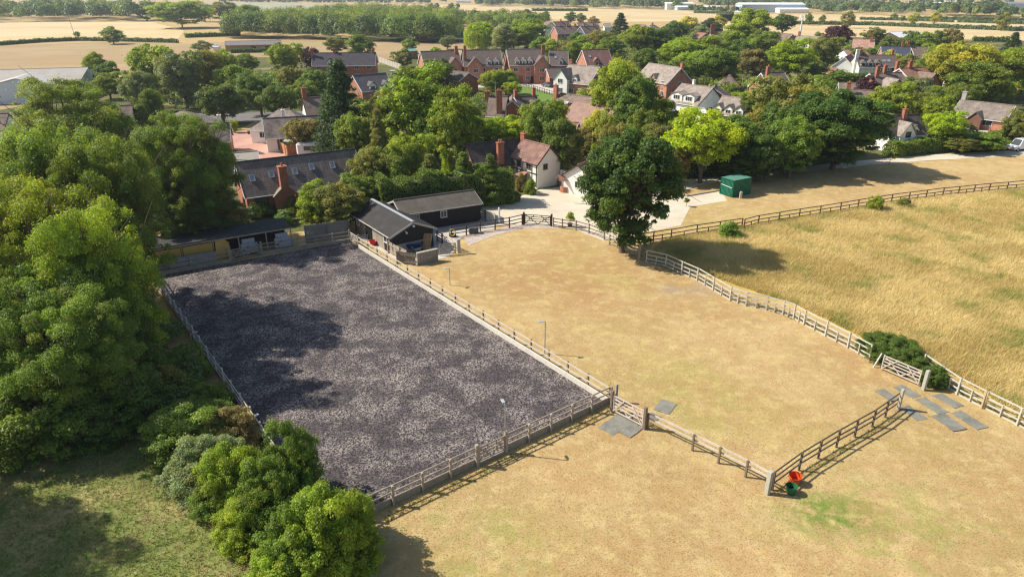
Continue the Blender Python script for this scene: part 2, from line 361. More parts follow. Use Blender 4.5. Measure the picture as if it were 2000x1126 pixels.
def hedge(name, label, pts, wd, ht, col, dens=60, leaf=.14, cat='hedge', z0=0, roundk=.35, group=None):
    """clipped hedge along ground points: leafy shell round a solid core coloured dark like a shaded inside"""
    rng = np.random.default_rng(int(abs(pts[0][0]*7+pts[0][1]*13)) % 9999)
    pts = [Vector((p[0], p[1], 0)) for p in pts]; o = empty(name, pts[0], 0, label, cat, group)
    core = MB(); C = []; D = []
    for a, b in zip(pts[:-1], pts[1:]):
        L = (b-a).length; n = int(L*(wd+2*ht)*dens); d = (b-a)/L; sd = Vector((-d.y, d.x, 0))
        u = rng.uniform(-.02, 1.02, n)*L; s = rng.uniform(0, wd+2*ht, n)
        y = np.where(s < ht, -wd/2, np.where(s < ht+wd, s-ht-wd/2, wd/2)); z = np.where(s < ht, s, np.where(s < ht+wd, ht, wd+2*ht-s))
        und = 1+.10*np.sin(u*.8+a.x)+.07*np.sin(u*2.3)
        z = z*und; k = np.clip((z/ht-.6)/.4, 0, 1); y = y*(1-roundk*k*k)*(1+.08*np.sin(u*1.3+z))
        y = y+rng.normal(0, .07, n); z = np.maximum(z+rng.normal(0, .07, n), .05)+z0
        C.append(np.stack([a.x+d.x*u+sd.x*y-pts[0].x, a.y+d.y*u+sd.y*y-pts[0].y, z], 1))
        ny = np.where(s < ht, -1., np.where(s < ht+wd, 0., 1.)); nz = np.where((s >= ht) & (s < ht+wd), 1., .25)
        D.append(np.stack([sd.x*ny, sd.y*ny, nz], 1)+rng.normal(0, .55, (n, 3)))
        core.beam(a+Vector((0, 0, ht*.45+z0)), b+Vector((0, 0, ht*.45+z0)), wd*.72, ht*.86)
    for e, q in ((pts[0], 1), (pts[-1], -1)):
        n = int(wd*ht*dens); d = ((pts[1]-pts[0]) if q == 1 else (pts[-1]-pts[-2])).normalized(); sd = Vector((-d.y, d.x, 0))
        y = rng.uniform(-wd/2, wd/2, n); z = rng.uniform(.05, ht, n)+z0
        C.append(np.stack([e.x+sd.x*y-d.x*.02*q-pts[0].x, e.y+sd.y*y-d.y*.02*q-pts[0].y, z], 1)+rng.normal(0, .06, (n, 3)))
        D.append(np.tile([[-d.x*q, -d.y*q, .2]], (n, 1))+rng.normal(0, .5, (n, 3)))
    C = np.concatenate(C); D = np.concatenate(D)
    pv = .5+.25*np.sin(C[:, 0]*1.1)+.25*np.sin(C[:, 1]*1.7+C[:, 2]*2)
    v = np.clip(pv*.5+rng.uniform(0, .5, len(C)), 0, 1); t = np.clip(rng.normal(.12, .2, len(C))+.2*np.sin(C[:, 0]*.4+1), 0, 1)
    q = link('leaves', fastmesh('hedge_leaves', leafquads(C, D, leaf, rng), 4, v, t, LEAF), o); q.color = GREENS[col]+(1,)
    core.build('dark_core', mat('hedge_dark_core', (.03, .035, .015), .95, .3), o, world=True)  # solid filler block against see-through, the hedge's inner shade put into its colour
    return o
def inpoly(px, py, poly):
    c = np.zeros(len(px), bool); j = len(poly)-1
    for i in range(len(poly)):
        xi, yi = poly[i][:2]; xj, yj = poly[j][:2]
        c ^= ((yi > py) != (yj > py)) & (px < (xj-xi)*(py-yi)/((yj-yi) or 1e-9)+xi); j = i
    return c
def scatter(poly, n, rng):
    """n points inside a ground polygon, denser towards the camera"""
    xs = [p[0] for p in poly]; ys = [p[1] for p in poly]; out = []
    tot = 0
    while tot < n:
        y = rng.uniform(min(ys), max(ys), n*2); x = rng.uniform(min(xs), max(xs), n*2)
        k = inpoly(x, y, poly) & (rng.uniform(0, 1, n*2) < np.clip((min(ys)+12)/(y+1), .1, 1)**1.3)
        out.append(np.stack([x[k], y[k]], 1)); tot += k.sum()
    return np.concatenate(out)[:n]
def blades(P, hgt_, wd, rng, lean=.35, v=None, t=None, bias=(.25, -.1)):
    """thin upright triangles standing at ground points P"""
    n = len(P); an = rng.uniform(0, 6.28, n); h = hgt_*rng.uniform(.5, 1.25, n); ww = wd*rng.uniform(.6, 1.3, n)
    b = np.stack([P[:, 0], P[:, 1], np.zeros(n)], 1); s = np.stack([np.cos(an), np.sin(an), 0*an], 1)*ww[:, None]
    tip = b+np.stack([rng.normal(bias[0], lean, n)*h, rng.normal(bias[1], lean, n)*h, h], 1)
    V = np.empty((n, 3, 3)); V[:, 0] = b-s; V[:, 1] = b+s; V[:, 2] = tip
    return V.reshape(-1, 3)
def woodland(name, label, poly, n, hmin, hmax, cols, nl=150, leaf=.9, seed=1, kind='stuff', rr=.42, cat='woodland'):
    """a far-off wood that reads as one mass: one object"""
    rng = np.random.default_rng(seed); P = scatter([(p.x, p.y) for p in poly], n, rng) if False else None
    xs = [p.x for p in poly]; ys = [p.y for p in poly]; out = []; tot = 0
    while tot < n:
        x = rng.uniform(min(xs), max(xs), n*3); y = rng.uniform(min(ys), max(ys), n*3); k = inpoly(x, y, poly); out.append(np.stack([x[k], y[k]], 1)); tot += k.sum()
    P = np.concatenate(out)[:n]; H = rng.uniform(hmin, hmax, n); Rr = H*rng.uniform(rr*.8, rr*1.3, n); ci = rng.integers(0, len(cols), n)
    groups = {}
    Vs, vs, ts = [], [], []
    for i in range(n):
        m = nl; d = unit(rng.normal(size=(m, 3))); d[:, 2] = np.abs(d[:, 2])*1.0-.12
        lump = 1+.2*np.sin(4*d[:, 0]+i)*np.cos(3*d[:, 1]+2*i)+.12*np.sin(9*d[:, 2]+i)
        c = d*np.array([Rr[i], Rr[i], H[i]*.62])*lump[:, None]*(rng.uniform(.75, 1, m)[:, None]); c[:, 2] += H[i]*.38; c[:, 2] = np.maximum(c[:, 2], .3)
        c[:, :2] += P[i]
        Vs.append(leafquads(c, d+np.array([0, 0, .3])+rng.normal(0, .35, (m, 3)), leaf, rng, .8)); 
        vs.append(np.clip(rng.uniform(-.1, .85)+rng.normal(0, .18, m), 0, 1)); ts.append(np.full(m, np.clip(rng.normal(.2, .45), -.2, 1)))
    me = fastmesh(name, np.concatenate(Vs), 4, np.concatenate(vs), np.concatenate(ts), LEAF)
    o = link(name, me); o.color = GREENS[cols[0]]+(1,)
    return tag(o, label, cat, None, kind)
# ------------------------------------------------------------------ the ground and everything laid on it
def sheet(name, pts, z, m, label=None, px=True, sub=0):
    q = [G(*p) for p in pts] if px else [Vector((p[0], p[1], 0)) for p in pts]
    me = bpy.data.meshes.new(name); me.from_pydata([(p.x, p.y, z) for p in q], [], [tuple(range(len(q)))])
    if me.polygons[0].normal.z < 0: me.flip_normals()
    o = link(name, me, None, m); return tag(o, label or None, None, None, 'structure')
STRAW = (.53, .37, .17); 
GRM = gmat('dry_paddock', (.41, .285, .125), [
    ((.53, .385, .18), .09, .40, .60, .8), ((.42, .26, .11), .13, .48, .66, .7), ((.44, .28, .13), .55, .48, .68, .4), ((.37, .31, .09), .07, .50, .66, .6),
    ((.57, .43, .23), 1.1, .45, .7, .55), ((.30, .19, .085), 2.7, .55, .75, .3, (1, 1, 1)), ((.62, .49, .28), 6, .52, .7, .35), ((.33, .23, .11), 9, .56, .7, .3),
    ((.26, .29, .07), .55, .44, .60, .6, None, 0, (20, 28, 10, 6)), ((.15, .22, .035), 1.3, .36, .54, .9, None, 0, (17.6, 28.9, 4.2, 2.4)),
    ((.30, .30, .09), .8, .42, .6, .6, None, 0, (-2, 27, 7, 6)), ((.36, .205, .09), .3, .36, .58, .65, None, 0, (7, 62, 17, 12)), ((.34, .30, .10), .4, .42, .6, .5, None, 0, (12, 40, 9, 7)),
    ((.30, .24, .19), .5, .42, .6, .6, None, 0, (16.5, 59, 5, 3.2)),
    ((.40, .26, .11), .37, .47, .62, .5), ((.58, .46, .20), .8, .50, .64, .45), ((.36, .27, .12), 1.7, .5, .68, .4)], (5, .02))
LAWN = gmat('rough_lawn', (.17, .21, .05), [
    ((.42, .35, .15), .22, .46, .66, .75), ((.10, .17, .03), .6, .5, .65, .8), ((.50, .40, .21), 1.6, .5, .72, .35), ((.10, .14, .03), 5, .5, .72, .3), ((.45, .36, .17), 9, .52, .68, .5)], (6, .06))
MEAD = gmat('meadow_soil', (.58, .42, .14), [((.42, .34, .09), .12, .4, .6, .6), ((.68, .52, .19), .4, .45, .65, .6), ((.30, .28, .06), .9, .55, .7, .6)], (5, .08))
STUB = gmat('pale_stubble', (.60, .47, .26), [((.52, .38, .19), .012, .4, .6, .8), ((.66, .54, .32), .05, .45, .65, .5, (.3, 2.5, 1), -.1), ((.44, .33, .17), .3, .52, .7, .4, (.3, 1.5, 1))])
PAST = gmat('brown_pasture', (.36, .25, .13), [((.42, .31, .17), .015, .4, .62, .8), ((.30, .22, .11), .07, .48, .68, .6, (.3, 2.5, 1)), ((.30, .29, .12), .02, .5, .7, .5)])
GREENF = gmat('green_grey_field', (.33, .33, .21), [((.38, .37, .25), .02, .4, .6, .7), ((.27, .28, .16), .09, .5, .7, .4)])
VILL = gmat('garden_ground', (.11, .115, .04), [((.30, .24, .12), .06, .5, .64, .8), ((.06, .085, .02), .12, .45, .65, .7), ((.20, .17, .08), .8, .5, .7, .5)], (2, .1))
GRAV = gmat('pale_gravel', (.60, .52, .39), [((.68, .60, .47), .12, .4, .62, .7), ((.48, .41, .30), .3, .5, .68, .5), ((.42, .36, .27), 1.2, .5, .68, .4, (.3, 1.6, 1), .25), ((.36, .31, .23), 3.5, .5, .72, .4), ((.72, .66, .55), 8, .54, .7, .4)], (9, .03))
CONCG = gmat('yard_concrete', (.50, .45, .38), [((.58, .53, .46), .2, .4, .6, .7), ((.36, .32, .27), .5, .5, .68, .6), ((.28, .25, .21), 3, .56, .72, .4)])
ROADG = gmat('grey_asphalt', (.19, .18, .175), [((.25, .24, .23), .06, .4, .6, .6), ((.14, .13, .13), .5, .5, .7, .5)])
PAVB = gmat('pink_block_paving', (.46, .26, .20), [((.53, .32, .25), .15, .4, .6, .7), ((.36, .20, .15), .8, .5, .7, .5), ((.55, .40, .33), 3, .55, .7, .4)])
SOIL = gmat('bare_soil', (.30, .20, .14), [((.38, .26, .18), .3, .4, .6, .7), ((.20, .13, .09), 1.5, .5, .7, .6)])
def arenamat():
    m, n, b = newmat('rubber_and_sand')
    v = vecn(n, 'pos'); o = (.036, .031, .035)
    sand = (.55, .47, .41)
    big = noise(n, v, .45, 5, .7, .40, .62); fine = noise(n, v, 6.5, 4, .75, .52, .57)
    # harrow rows running the long way, curving round at the near end
    wv = nd(n, 'ShaderNodeTexWave', wave_type='RINGS', rings_direction='Z'); wv.inputs['Scale'].default_value = .42; wv.inputs['Distortion'].default_value = 6; wv.inputs['Detail'].default_value = 3; wv.inputs['Detail Scale'].default_value = .6
    n.links.new(vecn(n, 'pos', (1, 1, 1), 0, (6, -44, 0)), wv.inputs[0]); row = mul(n, wv.outputs[1], noise(n, v, .13, 2, .5, .46, .62))
    ad = nd(n, 'ShaderNodeMath', operation='ADD'); n.links.new(mul(n, big, .7), ad.inputs[0]); n.links.new(mul(n, row, .26), ad.inputs[1])
    k = nd(n, 'ShaderNodeMapRange'); k.inputs[3].default_value = .16; k.inputs[4].default_value = .86; n.links.new(ad.outputs[0], k.inputs[0])
    f2 = noise(n, vecn(n, 'pos', off=(5, 9, 0)), 11, 3, .7, .535, .575)
    mx = nd(n, 'ShaderNodeMath', operation='MAXIMUM'); n.links.new(fine, mx.inputs[0]); n.links.new(f2, mx.inputs[1])
    o = mixc(n, o, sand, mul(n, mx.outputs[0], k.outputs[0]))
    o = mixc(n, o, (.10, .08, .14), mul(n, noise(n, v, 7, 2, .6, .56, .66), .5))
    o = mixc(n, o, (.13, .15, .06), mul(n, noise(n, vecn(n, 'pos', off=(3, 3, 0)), 5, 2, .6, .58, .68), .35))
    n.links.new(o, b.inputs['Base Color']); b.inputs['Roughness'].default_value = .95; b.inputs['Specular IOR Level'].default_value = .15
    bump(n, b, noise(n, v, 8, 3, .7), 1.0, .06); return m
# one sheet to the horizon, then fields and surfaces each a little above
S = 6000
sheet('ground', [(-S, -200), (S, -200), (S, 9000), (-S, 9000)], 0, GRM, px=False)
sheet('village_ground', [(-400, 200), (430, 470), (690, 440), (760, 425), (1010, 392), (1320, 352), (1560, 330), (2100, 296), (2300, 290), (2200, 70), (1500, 60), (1000, 62), (400, 85), (100, 150), (-300, 160)], .004, VILL)
def field(name, pts, z, m): return sheet(name, pts, z, m)
field('brown_field', [(-700, 96), (0, 90), (200, 82), (340, 84), (420, 92), (400, 150), (230, 172), (0, 215), (-900, 240)], .02, PAST)
field('straw_field', [(-900, 62), (-200, 48), (60, 43), (300, 44), (360, 60), (345, 80), (200, 78), (0, 86), (-900, 96)], .03, STUB)
field('paddock_field', [(380, 84), (560, 77), (700, 80), (900, 84), (1000, 96), (900, 108), (760, 118), (420, 110)], .025, PAST)
field('green_field', [(200, 4), (500, 6), (680, 10), (700, 26), (500, 28), (300, 22), (180, 10)], .05, GREENF)
field('stubble_field', [(800, 9), (1010, 11), (1250, 17), (1480, 27), (1450, 42), (1200, 43), (1000, 36), (830, 26), (700, 14)], .05, STUB)
field('pale_field', [(1400, 28), (1700, 29), (2100, 36), (2400, 44), (2400, 88), (2000, 80), (1700, 74), (1540, 70), (1380, 60)], .05, STUB)
A1, A2, A3, A4 = G(1190, 786), G(683, 471), G(296, 541), G(642, 1042)        # arena corners: near right, far right, far left, near left
sheet('arena_surface', [A1, A2, A3, A4], .03, arenamat(), px=False)
sheet('rough_lawn', [(-500, 830), (180, 838), (330, 870), (420, 985), (520, 1040), (640, 1200), (500, 1500), (-900, 1500)], .008, LAWN)
sheet('meadow_ground', [(1250, 498), (1300, 466), (1440, 440), (1640, 410), (1800, 388), (2000, 368), (2500, 322), (3000, 700), (2300, 950), (2000, 822), (1870, 738), (1690, 664), (1565, 605), (1400, 547), (1320, 512)], .008, MEAD)
sheet('gravel_yard', [(905, 418), (950, 402), (1010, 385), (1060, 368), (1130, 362), (1330, 352), (1390, 352), (1340, 372), (1410, 374), (1420, 392), (1348, 404), (1330, 440), (1180, 470), (1120, 447), (1060, 440), (1020, 440), (950, 440)], .012, GRAV)
sheet('gravel_drive', [(1320, 352), (1450, 342), (1560, 326), (1700, 312), (1820, 302), (2000, 293), (2400, 262), (2400, 274), (2000, 304), (1820, 313), (1700, 322), (1620, 331), (1500, 341), (1400, 356), (1340, 366), (1318, 366)], .016, GRAV)
sheet('grass_strip', [(1324, 374), (1378, 360), (1400, 361), (1408, 372), (1345, 383)], .02, gmat('strip_grass', (.42, .28, .12), [((.52, .38, .19), .8, .4, .6, .6), ((.3, .2, .08), 3, .5, .7, .5)]))
sheet('concrete_yard', [(790, 470), (846, 440), (935, 417), (973, 432), (965, 447), (905, 460), (880, 500), (850, 508), (800, 520), (776, 470)], .018, CONCG)
sheet('stable_apron', [(700, 462), (735, 450), (800, 500), (845, 505), (800, 518), (765, 505)], .022, CONCG)
sheet('gravel_margin', [(905, 462), (965, 449), (1015, 438), (1100, 441), (1090, 446), (1020, 446), (960, 462), (915, 480)], .02, gmat('stony_ground', (.45, .37, .31), [((.55, .48, .42), 1.5, .45, .6, .7), ((.3, .24, .19), 4, .5, .7, .6)], (8, .03)))
sheet('brick_driveway', [(440, 262), (478, 254), (505, 262), (560, 295), (625, 330), (560, 345), (500, 310), (440, 285)], .02, PAVB)
sheet('dry_lawn', [(470, 252), (500, 236), (520, 246), (500, 256)], .022, gmat('lawn_dry', (.5, .36, .17), []))
sheet('back_lane', [(-200, 236), (250, 226), (420, 232), (480, 240), (620, 224), (640, 216), (420, 222), (250, 218), (-200, 222)], .02, ROADG)
sheet('close_road', [(1010, 152), (1045, 150), (1072, 165), (1108, 180), (1112, 188), (1050, 182), (1000, 170), (900, 172), (900, 160)], .02, CONCG)
sheet('lawn_patch', [(1015, 166), (1080, 184), (1090, 196), (1040, 200), (1000, 180)], .022, gmat('lawn_green', (.15, .24, .05), []))
sheet('village_road', [(1600, 160), (1640, 156), (1700, 163), (1830, 186), (1840, 192), (1700, 176), (1620, 172)], .02, ROADG)
sheet('house_forecourt', [(1880, 240), (1990, 246), (2060, 262), (1980, 266), (1880, 252)], .02, CONCG)
sheet('soil_patch', [(610, 300), (640, 290), (700, 300), (690, 322), (620, 322)], .02, SOIL)

MAT_PX = [('left-most rubber mat on the near side of the bleached arena gate', (1198, 831), 1.25, 1.75, 0), ('rubber mat at the near right of the bleached arena gate, closest to the camera', (1231, 840), 1.0, 1.4, 0),
    ('rubber mat lying under the bleached arena gate', (1222, 822), 1.8, .75, 0), ('single rubber mat on the paddock side past the bleached arena gate', (1299, 794), 1.1, 1.5, .2), ('small strip of rubber mat right behind the post of the bleached arena gate', (1277, 813), .8, .6, 0),
    ('rubber mat behind the grey end post, leftmost of the right group', (1733, 772), 1.4, .85, 1), ('rubber mat under the latch end of the bramble gate', (1772, 764), 1.6, .9, 1.1), ('rubber mat crossed by the end post shadow', (1783, 806), 1.6, .9, .95), ('long rubber mat at the centre of the right group', (1820, 792), 1.9, .9, 1), ('rubber mat nearest the white fence', (1851, 782), 1.7, .95, 1.06), ('rubber mat nearest the camera in the right group', (1853, 825), 1.8, 1.05, .93), ('rubber mat farthest right, with two pale marks', (1893, 820), 2.0, .95, 1)]
_ra = math.atan2((G(1256, 836)-G(1196, 806)).y, (G(1256, 836)-G(1196, 806)).x); _rb = math.atan2((G(1905, 838)-G(1835, 800)).y, (G(1905, 838)-G(1835, 800)).x)-.12
def mat_rot(k): return _ra+k if k < .5 else _rb+(k-1)
def offmats(P):
    keep = np.ones(len(P), bool)
    for _, c, L, W, k in MAT_PX:
        p = G(*c); r = mat_rot(k); x = (P[:, 0]-p.x)*math.cos(r)+(P[:, 1]-p.y)*math.sin(r); y = -(P[:, 0]-p.x)*math.sin(r)+(P[:, 1]-p.y)*math.cos(r)
        keep &= ~((abs(x) < L/2-.05) & (abs(y) < W/2-.05))
    return P[keep]
# grass that stands up
rng = np.random.default_rng(3)
def grassobj(name, label, polys, hgt_, wd, m, lean=.35, clump=None, bias=(.25, -.1)):
    Ps = []
    for poly, n in polys:
        q = [(G(*p).x, G(*p).y) for p in poly]
        if clump:
            cc = scatter(q, n//clump, rng); P = np.repeat(cc, clump, 0)+rng.normal(0, hgt_*.22, (len(cc)*clump, 2))
        else: P = scatter(q, n, rng)
        Ps.append(P)
    P = offmats(np.concatenate(Ps)); V = blades(P, hgt_, wd, rng, lean, bias=bias)
    k = clump or 1; v = np.repeat(rng.uniform(0, 1, len(P)//k+2), k)[:len(P)]*.6+rng.uniform(0, .4, len(P))
    o = link(name, fastmesh(name, V, 3, v, None, m)); return tag(o, label, 'grass', None, 'stuff')
def strawmat(name, a, b2, c2, s1=.12, spots=()):
    m, n, b = newmat(name); at = nd(n, 'ShaderNodeAttribute', attribute_name='v'); v = vecn(n, 'pos')
    o = mixc(n, a, b2, noise(n, v, s1, 4, .6, .40, .62)); o = mixc(n, o, c2, mul(n, noise(n, vecn(n, 'pos', off=(40, 9, 0)), s1*2.1, 4, .6, .52, .66), .75))
    for col, (cx, cyy, rx, ry) in spots:
        ln = nd(n, 'ShaderNodeVectorMath', operation='LENGTH'); n.links.new(vecn(n, 'pos', (1/rx, 1/ry, 0), 0, (-cx/rx, -cyy/ry, 0)), ln.inputs[0])
        r = nd(n, 'ShaderNodeMapRange', interpolation_type='SMOOTHSTEP'); r.inputs[1].default_value = 1; r.inputs[2].default_value = .2; n.links.new(ln.outputs[1], r.inputs[0])
        o = mixc(n, o, col, mul(n, noise(n, v, .55, 4, .6, .4, .56), r.outputs[0]))
    mr = nd(n, 'ShaderNodeMapRange'); mr.inputs[3].default_value = .62; mr.inputs[4].default_value = 1.4; n.links.new(at.outputs['Fac'], mr.inputs[0])
    s = nd(n, 'ShaderNodeVectorMath', operation='SCALE'); n.links.new(o, s.inputs[0]); n.links.new(mr.outputs[0], s.inputs['Scale'])
    n.links.new(s.outputs[0], b.inputs['Base Color']); b.inputs['Roughness'].default_value = .7
    tr = nd(n, 'ShaderNodeBsdfTranslucent'); n.links.new(s.outputs[0], tr.inputs[0]); ms = nd(n, 'ShaderNodeMixShader'); ms.inputs[0].default_value = .35
    n.links.new(b.outputs[0], ms.inputs[1]); n.links.new(tr.outputs[0], ms.inputs[2]); n.links.new(ms.outputs[0], n.nodes['Material Output'].inputs[0]); return m
MEADOW_PX = [(1255, 498), (1300, 468), (1440, 442), (1640, 412), (1800, 390), (2000, 370), (2150, 360), (2150, 880), (2000, 818), (1870, 735), (1800, 712), (1690, 660), (1565, 601), (1400, 543), (1320, 508)]
grassobj('meadow_grass', 'tall golden uncut grass filling the field beyond the curving fence', [(MEADOW_PX, 560000)], .52, .021,
         strawmat('meadow_straw', (.78, .64, .30), (.62, .49, .19), (.38, .39, .10)), .34, 3)
grassobj('paddock_turf', 'short parched turf over the paddocks round the arena', [
    ([(830, 505), (1010, 450), (1130, 452), (1250, 500), (1560, 605), (1690, 690), (1850, 780), (2050, 850), (2200, 1300), (700, 1300), (760, 1000), (1190, 800), (1200, 765), (1000, 640)], 200000),
    ([(1340, 402), (2100, 310), (2100, 355), (1440, 435), (1340, 450)], 25000)], .034, .016,
    strawmat('turf_straw', (.49, .36, .17), (.39, .26, .12), (.36, .29, .10), .35, [((.42, .40, .14), (21, 28, 10, 6)), ((.18, .30, .04), (17.6, 28.9, 4.2, 2.4)), ((.42, .40, .14), (0, 27, 9, 6)), ((.42, .40, .15), (26, 38, 8, 7))]), 1.3, None)
grassobj('rough_grass', 'long bleached and green grass under the trees left of the shrubs', [
    ([(-150, 820), (180, 830), (330, 860), (420, 985), (520, 1040), (640, 1250), (-400, 1250)], 60000)], .16, .018,
    strawmat('lawn_straw', (.32, .33, .10), (.50, .40, .20), (.13, .20, .04), .5), .8, 4)
grassobj('verge_grass', 'straggly dry grass along the foot of the shrubs', [
    ([(330, 880), (360, 880), (430, 1000), (540, 1090), (560, 1140), (500, 1110), (400, 1010), (330, 940)], 9000)], .42, .02,
    strawmat('verge_straw', (.55, .42, .22), (.48, .33, .17), (.35, .22, .10), .5), .7, 8)

grassobj('fence_weeds', 'green and straw weeds along the foot of the paddock and arena fences', [
    ([(1192, 792), (1060, 856), (930, 920), (740, 1004), (752, 1020), (940, 934), (1070, 868), (1200, 804)], 2200),
    ([(1508, 958), (1633, 877), (1753, 801), (1764, 806), (1645, 886), (1520, 972)], 1100),
    ([(1262, 512), (1361, 547), (1425, 585), (1496, 604), (1569, 633), (1655, 678), (1700, 703), (1708, 700), (1660, 668), (1575, 624), (1500, 596), (1430, 576), (1366, 538), (1268, 504)], 4500),
    ([(1800, 722), (1868, 768), (1985, 828), (2060, 868), (2066, 856), (1990, 816), (1875, 758), (1810, 714)], 3000)], .13, .02,
    strawmat('weed_straw', (.26, .30, .07), (.50, .40, .17), (.34, .24, .10), .9), .5, 5)
# ------------------------------------------------------------------ buildings
def window(par, x, y, z, w, h, nx=0, ny=-1, frame=None, mull=1, name='window'):
    """frame standing 5 cm proud of the wall at local (x,y), z = sill; (nx,ny) outward normal"""
    tx, ty = -ny, nx; fb = MB(); f = .07
    def P(a, d, zz): return (x+tx*a+nx*d, y+ty*a+ny*d, zz)
    for a in (-w/2, w/2): fb.beam(P(a, .03, z), P(a, .03, z+h), f, f+.02, (nx, ny, 0))
    for k in range(1, mull+1): a = -w/2+w*k/(mull+1); fb.beam(P(a, .03, z+f/2), P(a, .03, z+h-f/2), f*.7, f*.6, (nx, ny, 0))
    fb.beam(P(-w/2-f/2, .035, z), P(w/2+f/2, .035, z), f+.05, f, (0, 0, 1)); fb.beam(P(-w/2-f/2, .033, z+h), P(w/2+f/2, .033, z+h), f, f, (0, 0, 1))
    o = fb.build(name, frame or FRAME, par)
    g = MB(); g.add([P(-w/2, .015, z), P(w/2, .015, z), P(w/2, .015, z+h), P(-w/2, .015, z+h)], [(0, 1, 2, 3)]); g.build('pane', GLASS, o)
    return o
def prism(mb, x0, x1, w, he, hr, z0=-.2):
    vs = [(x, y, z) for x in (x0, x1) for y, z in ((-w/2, z0), (w/2, z0), (w/2, he), (0, hr), (-w/2, he))]
    mb.add(vs, [(0, 4, 3, 2, 1), (5, 6, 7, 8, 9), (0, 5, 9, 4), (1, 2, 7, 6), (2, 3, 8, 7), (3, 4, 9, 8), (0, 1, 6, 5)]); return mb
def chimney(par, x, y, z0, z1, w=.7, d=.6, m=None, pots=1, cap=None):
    o = MB().box(x, y, z0, w, d, z1-z0).box(x, y, z1, w+.14, d+.14, .14).build('chimney', m or BRICK, par)
    for k in range(pots):
        px = x+(k-(pots-1)/2)*.4; MB().tube((px, y, z1+.12), (px, y, z1+.5), .13, .11, 8).build('chimney_pot', POT, o)
    return o
def front_gable(par, L, w, he, hr, f, W, proj, hec, hrc, wall, roof, win=None, side=-1, ov=.22, name='front_gable', zb=None, fr=None):
    """gabled wing or dormer looking out of the front (side -1) or back (side 1) slope"""
    x = (f-.5)*L; s = side; yf = s*(w/2+proj); k = (w/2)/(hr-he)
    yb = s*(w/2-max(0, (hrc-he))*k); ye = s*(w/2-max(0, (hec-he))*k); zb = (0 if proj > -.3 and zb is None else (he-.2 if zb is None else zb))
    mb = MB(); vs = [(x-W/2, yf, zb), (x+W/2, yf, zb), (x+W/2, yf, hec), (x, yf, hrc), (x-W/2, yf, hec)]
    vs += [(a, (ye if i < 2 or i in (2, 4) else yb)+(-s*.2), z) for i, (a, _, z) in enumerate(vs)]
    fs = [(0, 1, 2, 3, 4), (9, 8, 7, 6, 5), (1, 6, 7, 2), (0, 4, 9, 5), (2, 7, 8, 3), (3, 8, 9, 4), (0, 5, 6, 1)]
    if s > 0: fs = [tuple(reversed(q)) for q in fs]
    o = mb.add(vs, fs).build(name, wall, par)
    rb = MB(); yo = yf+s*ov; sl = (hrc-hec)/(W/2)
    for q in (-1, 1):
        e = W/2+ov; ze = hec-ov*sl+.05
        yee = ye if hec > he else s*(w/2+.1)
        a = [(x, yo, hrc+.05), (x, yb, hrc+.05), (x+q*e, yee, ze), (x+q*e, yo, ze)]
        if q*s > 0: a.reverse()
        rb.poly(a, -.10 if False else .10)
    r = rb.build('roof', roof, o)
    if win:
        for (dx, z, ww, hh) in win: window(o, x+dx, yf, z, ww, hh, 0, s, fr, 2 if ww > 1.3 else 1)
    return o
